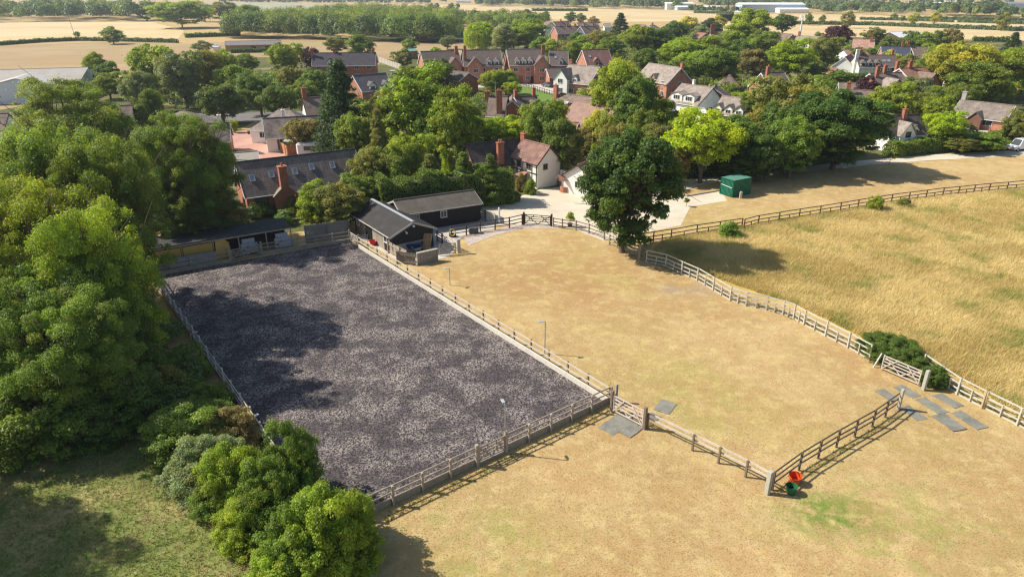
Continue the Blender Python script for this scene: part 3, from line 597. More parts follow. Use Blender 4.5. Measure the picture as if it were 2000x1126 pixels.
def house(name, label, A, B, hr, w, he, wall, roof, L=None, chim=(), win='auto', gab=(), dor=(), sky=(), hip=0, cat='house', group=None, timber=0,
          ov=.35, endwin=True, fr=None, ridge=None, door=None, barge=None, garage=None, ht=.14):
    a = G(A[0], A[1], hr); b = G(B[0], B[1], hr); m = (a+b)/2; LL = (b-a).length if L is None else L
    if L is not None: m = a+(b-a).normalized()*L/2
    L = LL; yaw = math.atan2(b.y-a.y, b.x-a.x)
    o = empty(name, (m.x, m.y, 0), yaw, label, cat, group)
    wb = MB()
    if hip: 
        wb.box(0, 0, -.2, L, w, he+.2)
    else: prism(wb, -L/2, L/2, w, he-.02, hr-.03)
    wb.build('wall', wall, o)
    sl = (hr-he)/(w/2); ye = w/2+ov; ze = he-ov*sl+.06; zr = hr+.06; rb = MB(); vg = .22
    if hip:
        hx = hip if hip != 1 else w/2
        c = [(-L/2-ov, -ye, ze), (L/2+ov, -ye, ze), (L/2+ov, ye, ze), (-L/2-ov, ye, ze), (-L/2+hx-.0, 0, zr), (L/2-hx, 0, zr)]
        for q in ((0, 1, 5, 4), (1, 2, 5), (2, 3, 4, 5), (3, 0, 4)): rb.poly([c[i] for i in q], .12)
    else:
        rb.poly([(-L/2-vg, -ye, ze), (L/2+vg, -ye, ze), (L/2+vg, 0, zr), (-L/2-vg, 0, zr)], ht)
        rb.poly([(-L/2-vg, 0, zr), (L/2+vg, 0, zr), (L/2+vg, ye, ze), (-L/2-vg, ye, ze)], ht)
    rf = rb.build('roof', roof, o)
    rl = (L/2+vg) if not hip else L/2-(hip if hip != 1 else w/2)
    if rl > .2: MB().tube((-rl, 0, zr+.01), (rl, 0, zr+.01), .12, .12, 8).build('ridge', ridge or roof, rf)
    if not hip and (barge or wall in (WHITE, BRICK2, BRICK)):
        bm = barge or (FRAME if wall is not WHITE else TIMB)
        for s in (-1, 1):
            g = MB()
            for q in (-1, 1): g.beam((s*(L/2+vg+.03), q*ye, ze-.1), (s*(L/2+vg+.03), 0, zr-.1), .04, .2)
            g.build('bargeboard', bm, o)
    MB().tube((-L/2-.1, -ye-.06, ze-.06), (L/2+.1, -ye-.06, ze-.06), .06, .06, 6).build('gutter', barge or (FRAME if wall is not BLACKB else TIMB), o)
    for c in chim:
        f, y, top = c[:3]; chimney(o, (f-.5)*L, y, max(0, hr-abs(y)*sl-.8) if len(c) < 6 else c[5], top, c[3] if len(c) > 3 else .75, .6, (c[4] if len(c) > 4 and c[4] else BRICK), 2 if len(c) > 3 and c[3] > .9 else 1)
    if win == 'auto':
        n = max(1, int(L/3.2)); win = []
        for fl in range(2 if he > 3.8 else 1):
            for k in range(n): win.append(('F', (k+.5)/n, 1.0+fl*2.5, 1.3, 1.15))
        if endwin: win += [('L', .5, 1.0, 1.0, 1.1), ('R', .5, 1.0, 1.0, 1.1)]
        if endwin and he > 3.8: win += [('L', .5, 3.5, 1.0, 1.0), ('R', .5, 3.5, 1.0, 1.0)]
    for s, f, z, ww, hh in win:
        if s == 'F': window(o, (f-.5)*L, -w/2, z, ww, hh, 0, -1, fr)
        elif s == 'B': window(o, (f-.5)*L, w/2, z, ww, hh, 0, 1, fr)
        elif s == 'L': window(o, -L/2, (f-.5)*w, z, ww, hh, -1, 0, fr)
        else: window(o, L/2, (f-.5)*w, z, ww, hh, 1, 0, fr)
    for g in gab: front_gable(o, L, w, he, hr, *g[:6], **(g[6] if len(g) > 6 else {}))  if False else front_gable(o, L, w, he, hr, g[0], g[1], g[2], g[3], g[4], g[5] if len(g) > 5 and g[5] else wall, g[6] if len(g) > 6 and g[6] else roof, g[7] if len(g) > 7 else [(0, 1.0, 1.4, 1.2), (0, 3.4, 1.4, 1.1)], fr=fr)
    for g in dor: front_gable(o, L, w, he, hr, g[0], g[1], g[2] if len(g) > 2 else -.25, g[3] if len(g) > 3 else he+1.0, g[4] if len(g) > 4 else he+1.8, g[5] if len(g) > 5 and g[5] else WHITE, roof, [(0, (g[3] if len(g) > 3 else he+1.0)-1.05, g[1]*.62, .95)], name='dormer', zb=he-.4, fr=fr)
    for f, q, ww, hh in sky:                       # skylight: q = how far up the slope
        y = -w/2*(1-q); z = he+(hr-he)*q; ang = math.atan(sl); x = (f-.5)*L; n = Vector((0, -math.sin(ang), math.cos(ang))); u = Vector((0, math.cos(ang), math.sin(ang)))
        c = Vector((x, y, z))+n*.12; fb = MB()
        for sx in (-1, 1): fb.beam(c+Vector((sx*ww/2, 0, 0))-u*hh/2, c+Vector((sx*ww/2, 0, 0))+u*hh/2, .1, .1, n)
        for su in (-1, 1): fb.beam(c+u*su*hh/2-Vector((ww/2+.05, 0, 0)), c+u*su*hh/2+Vector((ww/2+.05, 0, 0)), .11, .11, n)
        k = fb.build('skylight', METAL, rf); e = c-n*.0
        MB().add([tuple(e+Vector((sx*ww/2, 0, 0))+u*su*hh/2) for sx, su in ((-1, -1), (1, -1), (1, 1), (-1, 1))], [(0, 1, 2, 3)]).build('pane', mat('skylight_glass', (.30, .33, .34), .15, .2, 1, 3, spec=.8), k)
    if timber:
        t = MB()
        if 'F' in timber:
            n = max(2, int(L/1.1))
            for k in range(n+1): x = -L/2+.06+(L-.12)*k/n; t.beam((x, -w/2-.02, .1), (x, -w/2-.02, he-.1), .14, .06, (0, -1, 0))
            for z in (.15, he*.5, he-.15): t.beam((-L/2, -w/2-.025, z), (L/2, -w/2-.025, z), .06, .15)
        for s, e in (('L', -1), ('R', 1)):
            if s in timber:
                for k in range(5):
                    y = -w/2+.06+(w-.12)*k/4; t.beam((e*(L/2+.02), y, .1), (e*(L/2+.02), y, he+(hr-he)*(1-abs(y)/(w/2))-.15), .06, .14, (0, 0, 1))
                for z in (he*.5, he): t.beam((e*(L/2+.025), -w/2, z), (e*(L/2+.025), w/2, z), .06, .16)
                for q in (-1, 1): t.beam((e*(L/2+.022), q*w/2, he), (e*(L/2+.022), 0, hr-.1), .06, .16)
        t.build('timber_frame', TIMB, o)
    if door:
        f, ww, col = door; MB().box((f-.5)*L, -w/2-.02, .02, ww, .1, 2.05).build('door', col, o)
    if garage:
        f, ww = garage; MB().box((f-.5)*L, -w/2-.02, .02, ww, .1, 2.2).build('garage_door', mat('stained_wood', (.26, .09, .04), .6, .2), o)
    return o
def rb_(x): return x
# --- near buildings
bh = house('brick_house', 'long brick house with seven small skylights in its brown tiled roof behind the arena', (462, 318), (690, 292), 6.3, 6.0, 3.0, BRICK, roofmat('barn_tiles', (.19, .15, .13), .3, .3, .5), ridge=mat('ridge_dark', (.05, .05, .055)),
           win=[('F', .12, .8, 1.5, 1.5), ('F', .46, .8, 1.7, 1.3), ('F', .62, .8, 1.2, 1.3), ('L', .3, .8, 1.0, 1.3), ('L', .62, 3.2, .9, 1.1)], ov=.4,
           sky=[(.085, .46, .55, .85), (.245, .50, .55, .85), (.33, .48, .55, .85), (.44, .50, .55, .85), (.59, .58, .55, .85), (.77, .55, .55, .85), (.93, .5, .55, .85)], fr=TIMB, door=(.8, 1, DARKWOOD))
L0 = (G(690, 292, 6.3)-G(462, 318, 6.3)).length
br = MB(); cx = (.31-.5)*L0; yb = -3.0
vs = [(cx-1.45, yb-.9, 0), (cx+1.45, yb-.9, 0), (cx+1.45, yb-.9, 2.4), (cx+.5, yb-.9, 3.2), (cx-.5, yb-.9, 3.2), (cx-1.45, yb-.9, 2.4)]
vs += [(a, yb+.5, c) for a, b, c in vs]
br.add(vs, [(0, 1, 2, 3, 4, 5), (11, 10, 9, 8, 7, 6)]+[(i, i+6, (i+1) % 6+6, (i+1) % 6) for i in range(6)])
bb = br.build('chimney_breast', BRICK, bh)
chimney(bb, cx, yb-.35, 3.0, 5.9, .95, .85, BRICK, 1)
bl = MB()
for q in (-1, 1): bl.beam((cx+q*1.6, yb-.5, 2.35), (cx+q*.45, yb-.5, 3.35), .95, .12)
bl.build('shoulder_tiles', ROOFG, bb)
house('tiled_lean_to', 'pale slab-roofed shed between the pink driveway and the long brick house', (452, 300), (500, 296), 3.4, 6, 2.6, BRICK2, mat('felt_pale', (.33, .30, .25), .9, .2), win=[], cat='shed')
house('metal_shed', 'pale blue metal roofed shed left of the pink driveway', (405, 306), (462, 300), 3.2, 7, 2.5, mat('shed_grey', (.3, .3, .3)), mat('blue_sheet', (.50, .58, .66), .4, .12), win=[], cat='shed')
house('white_bungalow', 'white bungalow with mottled tiled roof and pale front windows beside the dark conifer', (515, 232), (625, 226), 5.2, 7.5, 2.6, WHITE, roofmat('speckled_tiles', (.16, .13, .115), .35, .6, .3), win=[('F', .22, .3, .9, 1.9), ('F', .34, .3, .9, 1.9), ('F', .46, .3, .9, 1.9), ('F', .58, .3, .9, 1.9), ('L', .5, 1, .9, 1)], barge=FRAME, chim=[(.35, 1.5, 6.2, .5, WHITE)], door=(.72, 1, FRAME))
house('hipped_bungalow', 'white bungalow with pyramid tiled roof at the head of the pink driveway', (500, 214), (545, 214), 5.4, 8.5, 2.6, WHITE, ROOFG, L=10.5, hip=4.2, win=[('L', .35, 1, 1.2, .9), ('L', .7, 1, 1, .9), ('F', .2, 1, 1.1, 1)], cat='house')
house('chimney_cottage', 'cottage gable with tall brick chimney behind the white bungalow', (592, 192), (625, 190), 6.6, 6, 4, WHITE, ROOFB, chim=[(.1, 0, 8.4, .9)], win=[('F', .3, 1, 1, 1)])
house('tiled_cottage', 'small cottage with pink tile chimney left of the pink driveway', (405, 242), (446, 240), 5.0, 6, 2.6, BRICK2, roofmat('speckled_tiles', (.16, .13, .115)), chim=[(.6, 0, 6.3, .6, WHITE)], win=[])
house('pyramid_roof_bungalow', 'low bungalow with small hipped roof half hidden behind the conifer left of centre', (312, 217), (330, 217), 4.6, 8, 2.5, WHITE, ROOFG, L=9, hip=4, win=[('F', .5, 1, 1, 1)])
house('white_shed', 'narrow white weatherboarded building with one dark window among the left trees', (236, 207), (256, 206), 7.2, 5.0, 5.6, mat('cream_boards', (.66, .62, .54), .8, .1, 1, 6), ROOFB, win=[('F', .45, 3.3, .8, 1.0), ('F', .3, .9, .9, .9)], endwin=False, cat='shed')
house('white_gabled_hall', 'white clad hall with shallow gable facing us at the upper left', (-60, 139), (171, 132), 6.4, 26, 4.2, mat('white_cladding', (.68, .72, .76), .6, .05), mat('pale_sheet_roof', (.36, .33, .29), .8, .15, .3, 3), win=[], gab=[(.55, 19, 6, 3.6, 5.9, None, mat('pale_sheet_light', (.46, .43, .40), .7, .1), [(-5, 1.6, 2, .5)])], cat='hall', barge=mat('dark_trim', (.06, .07, .09)))
house('edge_house', 'white house with dark sloping roof at the left picture edge', (-60, 225), (14, 222), 6.4, 7, 4.4, WHITE, ROOFB, win=[('F', .7, 1, 1.4, 1.1), ('F', .7, 3, 1.4, 1)], barge=TIMB)
# stables
def stable(name, label, A, B, hr, w, he, roofm, ridge, **k):
    return house(name, label, A, B, hr, w, he, BLACKB, roofm, cat='stable', ridge=ridge, barge=mat('pale_trim', (.45, .42, .38)), ht=.06, **k)
def corrug(name, c, rot=0):
    m, n, b = newmat(name); v = vecn(n, 'obj'); wv = nd(n, 'ShaderNodeTexWave', wave_type='BANDS', bands_direction='X'); wv.inputs['Scale'].default_value = 2.1
    n.links.new(v, wv.inputs[0]); o = mixc(n, [x*.62 for x in c], c, wv.outputs[1]); o = mixc(n, o, [x*1.5 for x in c], mul(n, noise(n, v, .8, 5, .6, .45, .7), .6))
    n.links.new(o, b.inputs['Base Color']); b.inputs['Roughness'].default_value = .7; bump(n, b, wv.outputs[1], .6, .05); return m
s1 = stable('black_stable', 'black boarded stable with corrugated roof and bright metal ridge beside the arena corner', (728, 391), (805, 433), 3.3, 4.9, 2.25, corrug('corrugated_dark', (.042, .037, .034)), METAL,
            win=[('F', .1, 1.0, .8, .8), ('F', .86, 1.0, 1.3, .9)], ov=.4)
La = (G(805, 433, 3.3)-G(728, 391, 3.3)).length
MB().box((.40-.5)*La, -2.47, 0, 1.5, .1, 1.95).build('dark_doorway_panel', mat('dark_inside', (.006, .006, .007)), s1)  # solid panel; the doorway's inner shade is put into its near-black colour
for x0, x1 in ((-.01, .29), (-.45, -.2)):
    t = MB()
    for z in np.arange(.15, 2.0, .2): t.beam((x0*La, -2.47, z), (x1*La, -2.47, z), .03, .17)
    t.build('weatherboards', GREYWOOD, s1)
MB().box(La/2+.03, -.3, 0, .06, 4.0, 1.1).build('block_plinth', mat('blockwork', (.34, .31, .27), .9, .2, 1, 5), s1)
MB().box(0, 0, 3.37, La+.5, .42, .05).build('metal_ridge', METAL, s1)
MB().box(La/2+.25, 0, 2.8, .3, .2, .2).tube((La/2+.05, -.9, 2.4), (La/2+.4, -.9, 2.3), .08, .11).build('floodlight', FRAME, s1)
s2 = stable('long_black_stable', 'long low black stable with felted roof behind the ridged one', (772, 392), (922, 372), 3.3, 4.5, 2.45, roofmat('felt_roof', (.105, .092, .072), 1.2, .15, .1), mat('ridge_felt', (.12, .11, .1)),
            win=[('F', .17, 1.2, .75, .8), ('F', .52, 1.2, .75, .8)], ov=.45)
# cottage by the gravel yard
cot = house('timbered_cottage', 'white cottage wing with mottled red roof and black timbers by the gravel yard', (1022, 273), (1073, 286), 5.8, 4.3, 3.7, mat('cream_render', (.86, .83, .70), .85, .05), roofmat('cottage_tiles', (.24, .135, .105), .3, .4, .3), L=None,
            win=[('F', .30, 2.5, .85, .85), ('F', .68, 2.5, .85, .85), ('F', .3, .7, .9, .9), ('R', .34, 2.6, .75, .8)], chim=[(-.02, .2, 6.6, .9)], fr=mat('oak_frame', (.22, .17, .11)), ov=.25, timber='', barge=DARKWOOD)
Lc = (G(1073, 286, 5.8)-G(1022, 273, 5.8)).length; t = MB()
for f in (.02, .22, .42, .58, .8, .97): t.beam(((f-.5)*Lc, -2.17, .2), ((f-.5)*Lc, -2.17, 3.5), .14, .06, (0, -1, 0))
for z in (2.1, 3.5): t.beam((-Lc/2, -2.175, z), (Lc/2, -2.175, z), .06, .14)
t.build('timber_frame', TIMB, cot)
t = MB(); t.beam((.3, -2.3, 2.1), (.3, -3.5, 1.6), 1.6, .1); t.box(-.4, -3.4, 0, .1, .1, 1.6).box(1.0, -3.4, 0, .1, .1, 1.6); t.build('porch', ROOFR, cot)
house('brick_cottage', 'long low brick cottage with dark roof joined to the white timbered wing', (912, 283), (1016, 271), 5.6, 5.2, 3.0, BRICK2, roofmat('mossy_tiles', (.085, .068, .06), .3, .5, .2), win=[('F', .85, 1, 1.1, 1), ('F', .6, 1, 1.1, 1), ('L', .5, 1, 1, 1)], chim=[(.46, -2.5, 5.9, 1.0, BRICK, 1.0)], barge=DARKWOOD)
house('rear_wing', 'small dark tiled rear wing behind the white cottage gable', (1058, 282), (1082, 278), 5.0, 3.6, 3.0, WHITE, ROOFB, win=[])
house('white_garage', 'white gabled outbuilding between the cottage and the dark tree', (1130, 322), (1170, 308), 4.2, 5.2, 2.5, WHITE, ROOFR, win=[('L', .5, 1, .9, .9)], cat='outbuilding', barge=DARKWOOD)
MB().box(0, 0, 0, 3.6, .3, 2.2).box(0, 0, 2.2, 3.8, .5, .12).build('yard_wall', WHITE, empty('garden_wall', (G(1118, 362).x, G(1118, 362).y, 0), .1, 'low white wall joining the cottage and the white outbuilding', 'wall'))
# --- village
house('dark_roof_house', 'wide brick house with dark roof and end chimneys at the left of the brick row', (612, 104), (733, 103), 8.0, 8.5, 4.8, BRICK, roofmat('slate_dark', (.07, .062, .072), .35, .2, .1), chim=[(-.01, -1, 9.2, .9), (.34, 0, 9.2, .7), (.97, 0, 9.2, .7)], dor=[(.28, 1.6)])
house('slate_house', 'grey slate house with two pale dormer gables in front of the wide brick house', (690, 148), (752, 143), 6.6, 8, 3.4, BRICK2, roofmat('slate_grey', (.13, .115, .12), .35, .2, .1), dor=[(.35, 1.8), (.8, 1.8)], win=[])
RT = roofmat('estate_tiles', (.15, .115, .10), .35, .15, .08)
house('estate_house', 'leftmost of the tall new brick houses, with pale gable and front wing', (822, 101), (893, 99), 9.0, 9.5, 5.2, BRICK2, RT, gab=[(.78, 4.2, 1.6, 5.1, 7.4)], dor=[(.3, 1.6)], chim=[(.95, -.8, 10.2, .9)], group='tall new brick houses in a row')
house('estate_house', 'second tall new brick house from the left, tall chimney and two dormers', (903, 99), (976, 98), 9.2, 9.5, 5.4, BRICK2, RT, gab=[(.28, 4.4, 1.5, 5.2, 7.6)], dor=[(.66, 1.5), (.86, 1.5)], chim=[(.04, -3.0, 10.6, .8, BRICK, 1)], group='tall new brick houses in a row')
house('estate_house', 'largest new brick house with three small dormers and a front gable', (990, 97), (1060, 96), 9.4, 10, 5.5, BRICK2, RT, gab=[(.86, 4.6, 1.6, 5.3, 7.8)], dor=[(.22, 1.5), (.4, 1.4), (.58, 1.4)], chim=[(.99, -1.5, 10.6, 1.1)], group='tall new brick houses in a row', door=(.62, 1, TIMB), garage=(.18, 4))
house('estate_house', 'new brick house with orange gable end right of the three-dormer house', (1074, 99), (1108, 99), 9.0, 9, 5.4, BRICK, RT, dor=[(.6, 1.4)], sky=[(.3, .5, .7, 1)], group='tall new brick houses in a row')
house('estate_house', 'rightmost new brick house with reddish roof and a single dormer', (1138, 98), (1187, 97), 9.0, 9.5, 5.2, BRICK2, roofmat('red_estate', (.19, .10, .085)), dor=[(.38, 1.6, -.1, 6.1, 7.0, BRICK)], sky=[(.2, .55, .7, 1)], group='tall new brick houses in a row')
house('brick_garage', 'windowless brick garage in shadow in front of the tall brick row', (880, 138), (915, 142), 5.4, 7, 3.6, BRICK, RT, win=[], cat='garage')
house('double_garage', 'small brick garage with orange door by the parked cars', (1068, 134), (1104, 133), 4.6, 6, 2.6, BRICK2, RT, win=[('F', .75, 1, 1, 1)], cat='garage', garage=(.25, 2.6))
house('white_gabled_house', 'grey-brown roofed house with white front gable and dormers by the close', (1112, 127), (1170, 131), 7.4, 10, 3.6, BRICK2, ROOFG, gab=[(.12, 4.2, 1.2, 4.4, 6.8, WHITE)], dor=[(.5, 1.7)], chim=[(.02, .5, 8.6, .8)], win=[('F', .42, .9, 1.5, 1.2), ('F', .75, .9, 1.4, 1.2)])
house('side_extension', 'low wing right of the white gabled house', (1160, 150), (1180, 152), 5.0, 7, 2.6, BRICK2, ROOFG, win=[('F', .5, .9, 1.4, 1.1)], cat='house')
house('tudor_cottage', 'white and black timbered cottage with tall brick stack in the village centre', (957, 188), (990, 189), 7.2, 6.5, 4.2, WHITE, ROOFB, chim=[(.75, -2.8, 8.6, 1.0, BRICK, 1), (-.15, 0, 8.0, .9)], timber='LF', win=[('F', .3, 3, 1, 1)])
house('brick_wing_cottage', 'brick gabled wing in front right of the timbered cottage', (1000, 196), (1000.5, 186), 6.6, 6.0, 4.0, BRICK, ROOFB, L=7, timber='', win=[('R', .5, 3, .9, .9), ('F', .5, 3, 1, 1)])
house('white_rear_cottage', 'white walled cottage with bay window right of the brick gable', (1006, 190), (1045, 187), 6.8, 6.5, 4.4, WHITE, RT, dor=[(.65, 1.9)], chim=[(.02, 0, 8, .6), (.92, 0, 8.2, .6)], barge=FRAME)
house('long_tiled_house', 'long cottage with brown tiles, white end chimney and little dormers', (1092, 182), (1180, 194), 6.4, 7.5, 3.2, WHITE, ROOFB, chim=[(.0, -1, 8.0, .9)], dor=[(.42, 1.5)], sky=[(.3, .5, 1, 1)], gab=[(.82, 3.4, .6, 3.2, 5.4, WHITE, None, [(0, 3.0, 1.1, 1.0)])])
house('plain_barn', 'barn with broad pinkish-brown roof and cream wall in front of the long cottage', (1125, 197), (1205, 212), 6.0, 8.5, 2.8, mat('cream_render', (.86, .83, .70)), roofmat('pink_tiles', (.30, .19, .15), .3, .15, .1), win=[], cat='barn')
house('brick_outhouse', 'red brick outhouse under the yellow trees right of the timbered cottages', (1106, 238), (1128, 240), 5.2, 5, 2.8, BRICK, ROOFR, win=[], cat='outhouse')
house('brown_roof_house', 'brick house with sagging brown roof and one dormer right of the big green trees', (1268, 124), (1330, 133), 7.8, 8, 4.3, BRICK2, ROOFG, dor=[(.55, 1.6, -.1, 5.0, 6.0, BRICK)], chim=[(.98, .5, 8.8, .9)])
house('white_dormer_house', 'white bungalow with two flat white dormers behind a hedge', (1332, 164), (1392, 172), 6.2, 9, 2.9, WHITE, ROOFG, dor=[(.28, 3.0, -.3, 4.5, 5.0), (.68, 3.0, -.3, 4.5, 5.0)], chim=[(.2, 2, 7, .5, WHITE)])
house('dark_gable_end', 'dark brown gabled annex right of the white dormer bungalow', (1395, 173), (1396, 169), 5.4, 8, 3, BRICK, RT, L=7, win=[], cat='annex')
house('three_gable_cottage', 'cottage with three small white dormer gables below the road', (1412, 188), (1468, 194), 5.6, 7.5, 2.7, WHITE, ROOFG, dor=[(.14, 1.8), (.52, 1.8), (.88, 1.8)])
house('low_grey_bungalow', 'low grey roofed bungalow behind the twin poles', (1405, 146), (1445, 147), 5.0, 8, 2.6, BRICK2, ROOFB, hip=3)
house('orange_brick_house', 'orange brick gabled house with tall chimney half hidden in trees', (1488, 143), (1530, 141), 8.2, 7.5, 5, BRICK2, ROOFB, chim=[(.0, -2, 9.8, .9, BRICK, 2)])
house('white_bungalow_roof', 'white porch roof just above the bright tree', (1362, 213), (1374, 212), 3, 3, 2.4, WHITE, WHITE, win=[], cat='shed')
house('far_terrace', 'orange brick end of the far terrace with pale blue fronts', (1083, 52), (1132, 51), 8.4, 8, 5.2, BRICK2, ROOFB, win=[('F', (k+.5)/7, 3.4, 1.4, 1) for k in range(7)], chim=[(.2, 0, 9.4, .6), (.5, 0, 9.4, .6), (.8, 0, 9.4, .6)], cat='terrace')
house('far_terrace', 'right half of the far terrace with white gable boards and dark fronts', (1134, 52), (1168, 51), 8.4, 8, 5.2, mat('dark_front', (.12, .13, .17)), ROOFB, win=[('F', (k+.5)/5, 3.4, 1.4, 1) for k in range(5)], chim=[(.2, 0, 9.4, .6), (.7, 0, 9.4, .6)], cat='terrace', barge=FRAME)
house('far_house', 'distant house with white gable behind the far terrace', (1066, 43), (1076, 44), 8, 8, 5, WHITE, ROOFB, win=[])
house('far_house', 'distant brown roofed house peeping over the far terrace', (1080, 43), (1110, 42), 8, 8, 5, BRICK2, ROOFB, win=[], chim=[(.5, 0, 9.2, .8)])
house('far_house', 'distant row house with chimneys left of the tall dark conifer', (1126, 45), (1166, 44), 8, 8, 5, BRICK2, ROOFG, win=[], chim=[(.3, 0, 9.2, .8), (.7, 0, 9.2, .8)])
house('far_house', 'distant grey roof just left of the tall dark conifer', (1180, 46), (1192, 46), 7, 8, 5, WHITE, ROOFG, win=[])
house('far_house', 'distant white house with hipped brown roof right of the tall conifer', (1262, 50), (1286, 49), 7.5, 9, 5, WHITE, ROOFG, hip=3, win=[], chim=[(.5, 0, 8.6, .8)])
house('far_house', 'distant brown gable beside the hipped white house', (1250, 48), (1260, 49), 7.5, 8, 5, BRICK, ROOFB, win=[])
house('hidden_house', 'pinkish roof corner buried in trees left of the lone brick stack', (1363, 64), (1379, 65), 6, 8, 4, BRICK2, ROOFR, win=[])
house('stack_house', 'house whose huge brick chimney stands above the trees', (1388, 66), (1400, 66), 7.5, 8, 4.5, BRICK, ROOFR, chim=[(.3, 0, 11.5, 2.2)], win=[])
house('thatched_house', 'house with orange-brown roof among the wood beyond the willow', (824, 47), (836, 48), 8.5, 9, 4, BRICK2, roofmat('thatch', (.30, .17, .10)), win=[])
house('white_wood_house', 'white house just right of the orange-brown roof in the wood', (855, 49), (868, 49), 6.5, 8, 4, WHITE, ROOFG, win=[])
house('field_stable', 'timber stable block with grey roof in the field at upper left', (440, 81), (548, 79), 4.2, 9, 3.0, mat('tan_boards', (.40, .25, .15)), mat('grey_sheet', (.20, .18, .17), .8, .15), win=[('F', .5, .1, 2.0, 2.0), ('F', .75, .1, 2, 2.0)], cat='stable', fr=DARKWOOD, ov=.8)
house('field_shelter', 'small flat blue-topped trailer left of the timber stable block', (418, 90), (428, 90), 2.2, 3, 1.9, FRAME, mat('blue_sheet', (.50, .58, .66)), win=[], cat='trailer')
house('green_roof_shed', 'small red brick shed with green metal roof beyond the round brown tree', (790, 96), (810, 95), 3.8, 5, 3.2, BRICK, mat('green_sheet', (.16, .34, .26), .5), win=[], cat='shed')
# right side
mh = house('long_white_cottage', 'long white cottage with black half-timbering and three dormers in the right village', (1672, 108), (1748, 108), 7.2, 7.5, 4.2, mat('cream_wall', (.62, .66, .56)), RT, dor=[(.1, 1.6), (.28, 1.6), (.46, 1.6)], sky=[(.66, .5, 1, 1), (.78, .5, 1, 1)], chim=[(-.01, -1, 8.8, 1.0, WHITE, 0), (.1, 0, 8.6, .6), (.97, 1, 8.6, .6)], win=[('F', .12, .9, 1.6, 1.2), ('F', .38, .9, 1.6, 1.2), ('F', .7, .9, 1.4, 1.1), ('F', .88, 3, 1.4, 1)], fr=TIMB)
Lm = (G(1748, 108, 7.2)-G(1672, 108, 7.2)).length; t = MB()
for k in range(10): t.beam(((.55+.045*k-.5)*Lm+.2, -3.77, .1), ((.55+.045*k-.5)*Lm+.2, -3.77, 4.1), .2, .06, (0, -1, 0))
for z in (1.4, 2.7, 4.0): t.beam((.05*Lm, -3.775, z), (Lm/2, -3.775, z), .06, .2)
t.build('timber_frame', TIMB, mh)
house('white_cross_wing', 'white gabled wing at the left end of the long half-timbered cottage', (1650, 112), (1662, 106), 6.4, 6.5, 3.6, WHITE, ROOFR, win=[('L', .5, 1, 1.2, 1), ('F', .5, 1, 1.2, 1)], barge=FRAME)
house('far_village_house', 'grey-brown roofed house left of the dark red tree', (1558, 70), (1606, 72), 7.4, 9, 4, BRICK2, ROOFG, gab=[(.5, 5, 1, 4, 6.6, WHITE, None, [])], chim=[(.05, 0, 9, .8), (.98, 0, 8.6, .8)], win=[])
house('far_village_house', 'brown roof behind the bright round tree at upper right', (1518, 65), (1548, 67), 7, 8, 4, BRICK2, ROOFB, win=[])
house('pink_roof_house', 'house with pale pink tiled roof right of the dark red tree', (1668, 77), (1708, 78), 7.4, 10, 4, BRICK2, roofmat('pink_roof', (.42, .24, .18)), chim=[(.85, -1, 9, 1.0)], win=[])
house('pink_roof_house', 'lower pale pink roof tucked below the dark red tree', (1648, 97), (1690, 96), 5, 7, 3, WHITE, roofmat('pink_roof', (.42, .24, .18)), win=[])
house('far_barn', 'barn with shining white sheet roof at the edge of the straw fields', (1738, 63), (1790, 61), 6.5, 12, 4.4, mat('barn_dark', (.10, .07, .06)), mat('white_sheet', (.72, .72, .72), .5, .05), win=[], cat='barn')
house('solar_house', 'low brick house with dark solar roof and tall chimneys', (1722, 91), (1776, 92), 7, 8, 4, BRICK2, mat('solar_slate', (.07, .08, .11), .3), chim=[(.75, 0, 8.8, .8), (.95, 0, 8.8, .8)], win='auto')
house('brown_row', 'brown tiled row running right from the solar roofed house', (1780, 92), (1812, 92), 7, 8, 4, BRICK, ROOFB, win=[])
house('white_gable_cottage', 'little white gabled cottage with brick chimney before the orange conifer', (1812, 107), (1834, 106), 6, 6, 3, WHITE, ROOFB, chim=[(-.05, 0, 7.6, .7)], win=[])
house('brick_crosswing_house', 'brick house with pale front gable and shadowed long roof below the long white cottage', (1700, 144), (1760, 142), 6.8, 8, 4, BRICK, ROOFB, gab=[(.32, 5, 2.4, 3.6, 6.0, BRICK2, ROOFG)], chim=[(.12, -1, 8.6, .9), (.45, 0, 8.6, .8)], win=[])
house('brick_manor', 'orange brick two-storey house with gabled ends near the white timbered gable', (1758, 134), (1818, 131), 7.6, 9, 4.8, BRICK2, ROOFR, gab=[(.45, 4.5, 2, 4.6, 6.8, BRICK2, ROOFB)], chim=[(.3, 0, 9.2, 1), (.1, 2, 9, .8)], win=[])
house('timbered_gable', 'white timbered gable end standing before the yellow-green tree', (1826, 131), (1845, 128), 7.2, 7, 4, WHITE, ROOFB, timber='LF', win=[('L', .5, 3, .9, .9)])
house('low_roofs', 'low brown roof beside the curve of the village road', (1640, 162), (1692, 164), 4.6, 8, 2.6, BRICK, ROOFB, win=[])
house('white_gabled_pair', 'pair of small white gables with brick chimney beyond the big dark tree', (1656, 175), (1712, 178), 5.8, 7, 3, WHITE, ROOFB, dor=[(.35, 2.4), (.8, 2.2)], chim=[(.02, -1.5, 7.4, .8)], win=[])
house('red_outbuilding', 'low dark red brick outbuilding left of the long white cottage', (1592, 130), (1634, 134), 4.2, 6, 3, BRICK, mat('red_sheet', (.30, .12, .08)), win=[], cat='outbuilding')
house('orange_roof_house', 'orange roof at the right edge of the village', (1976, 128), (2030, 126), 6.5, 9, 3.5, BRICK2, roofmat('orange_tiles', (.45, .20, .12)), win=[])
house('road_house', 'brown roofed cottage corner left of the round village tree', (1496, 146), (1520, 147), 6, 7, 3, BRICK2, ROOFB, win=[])
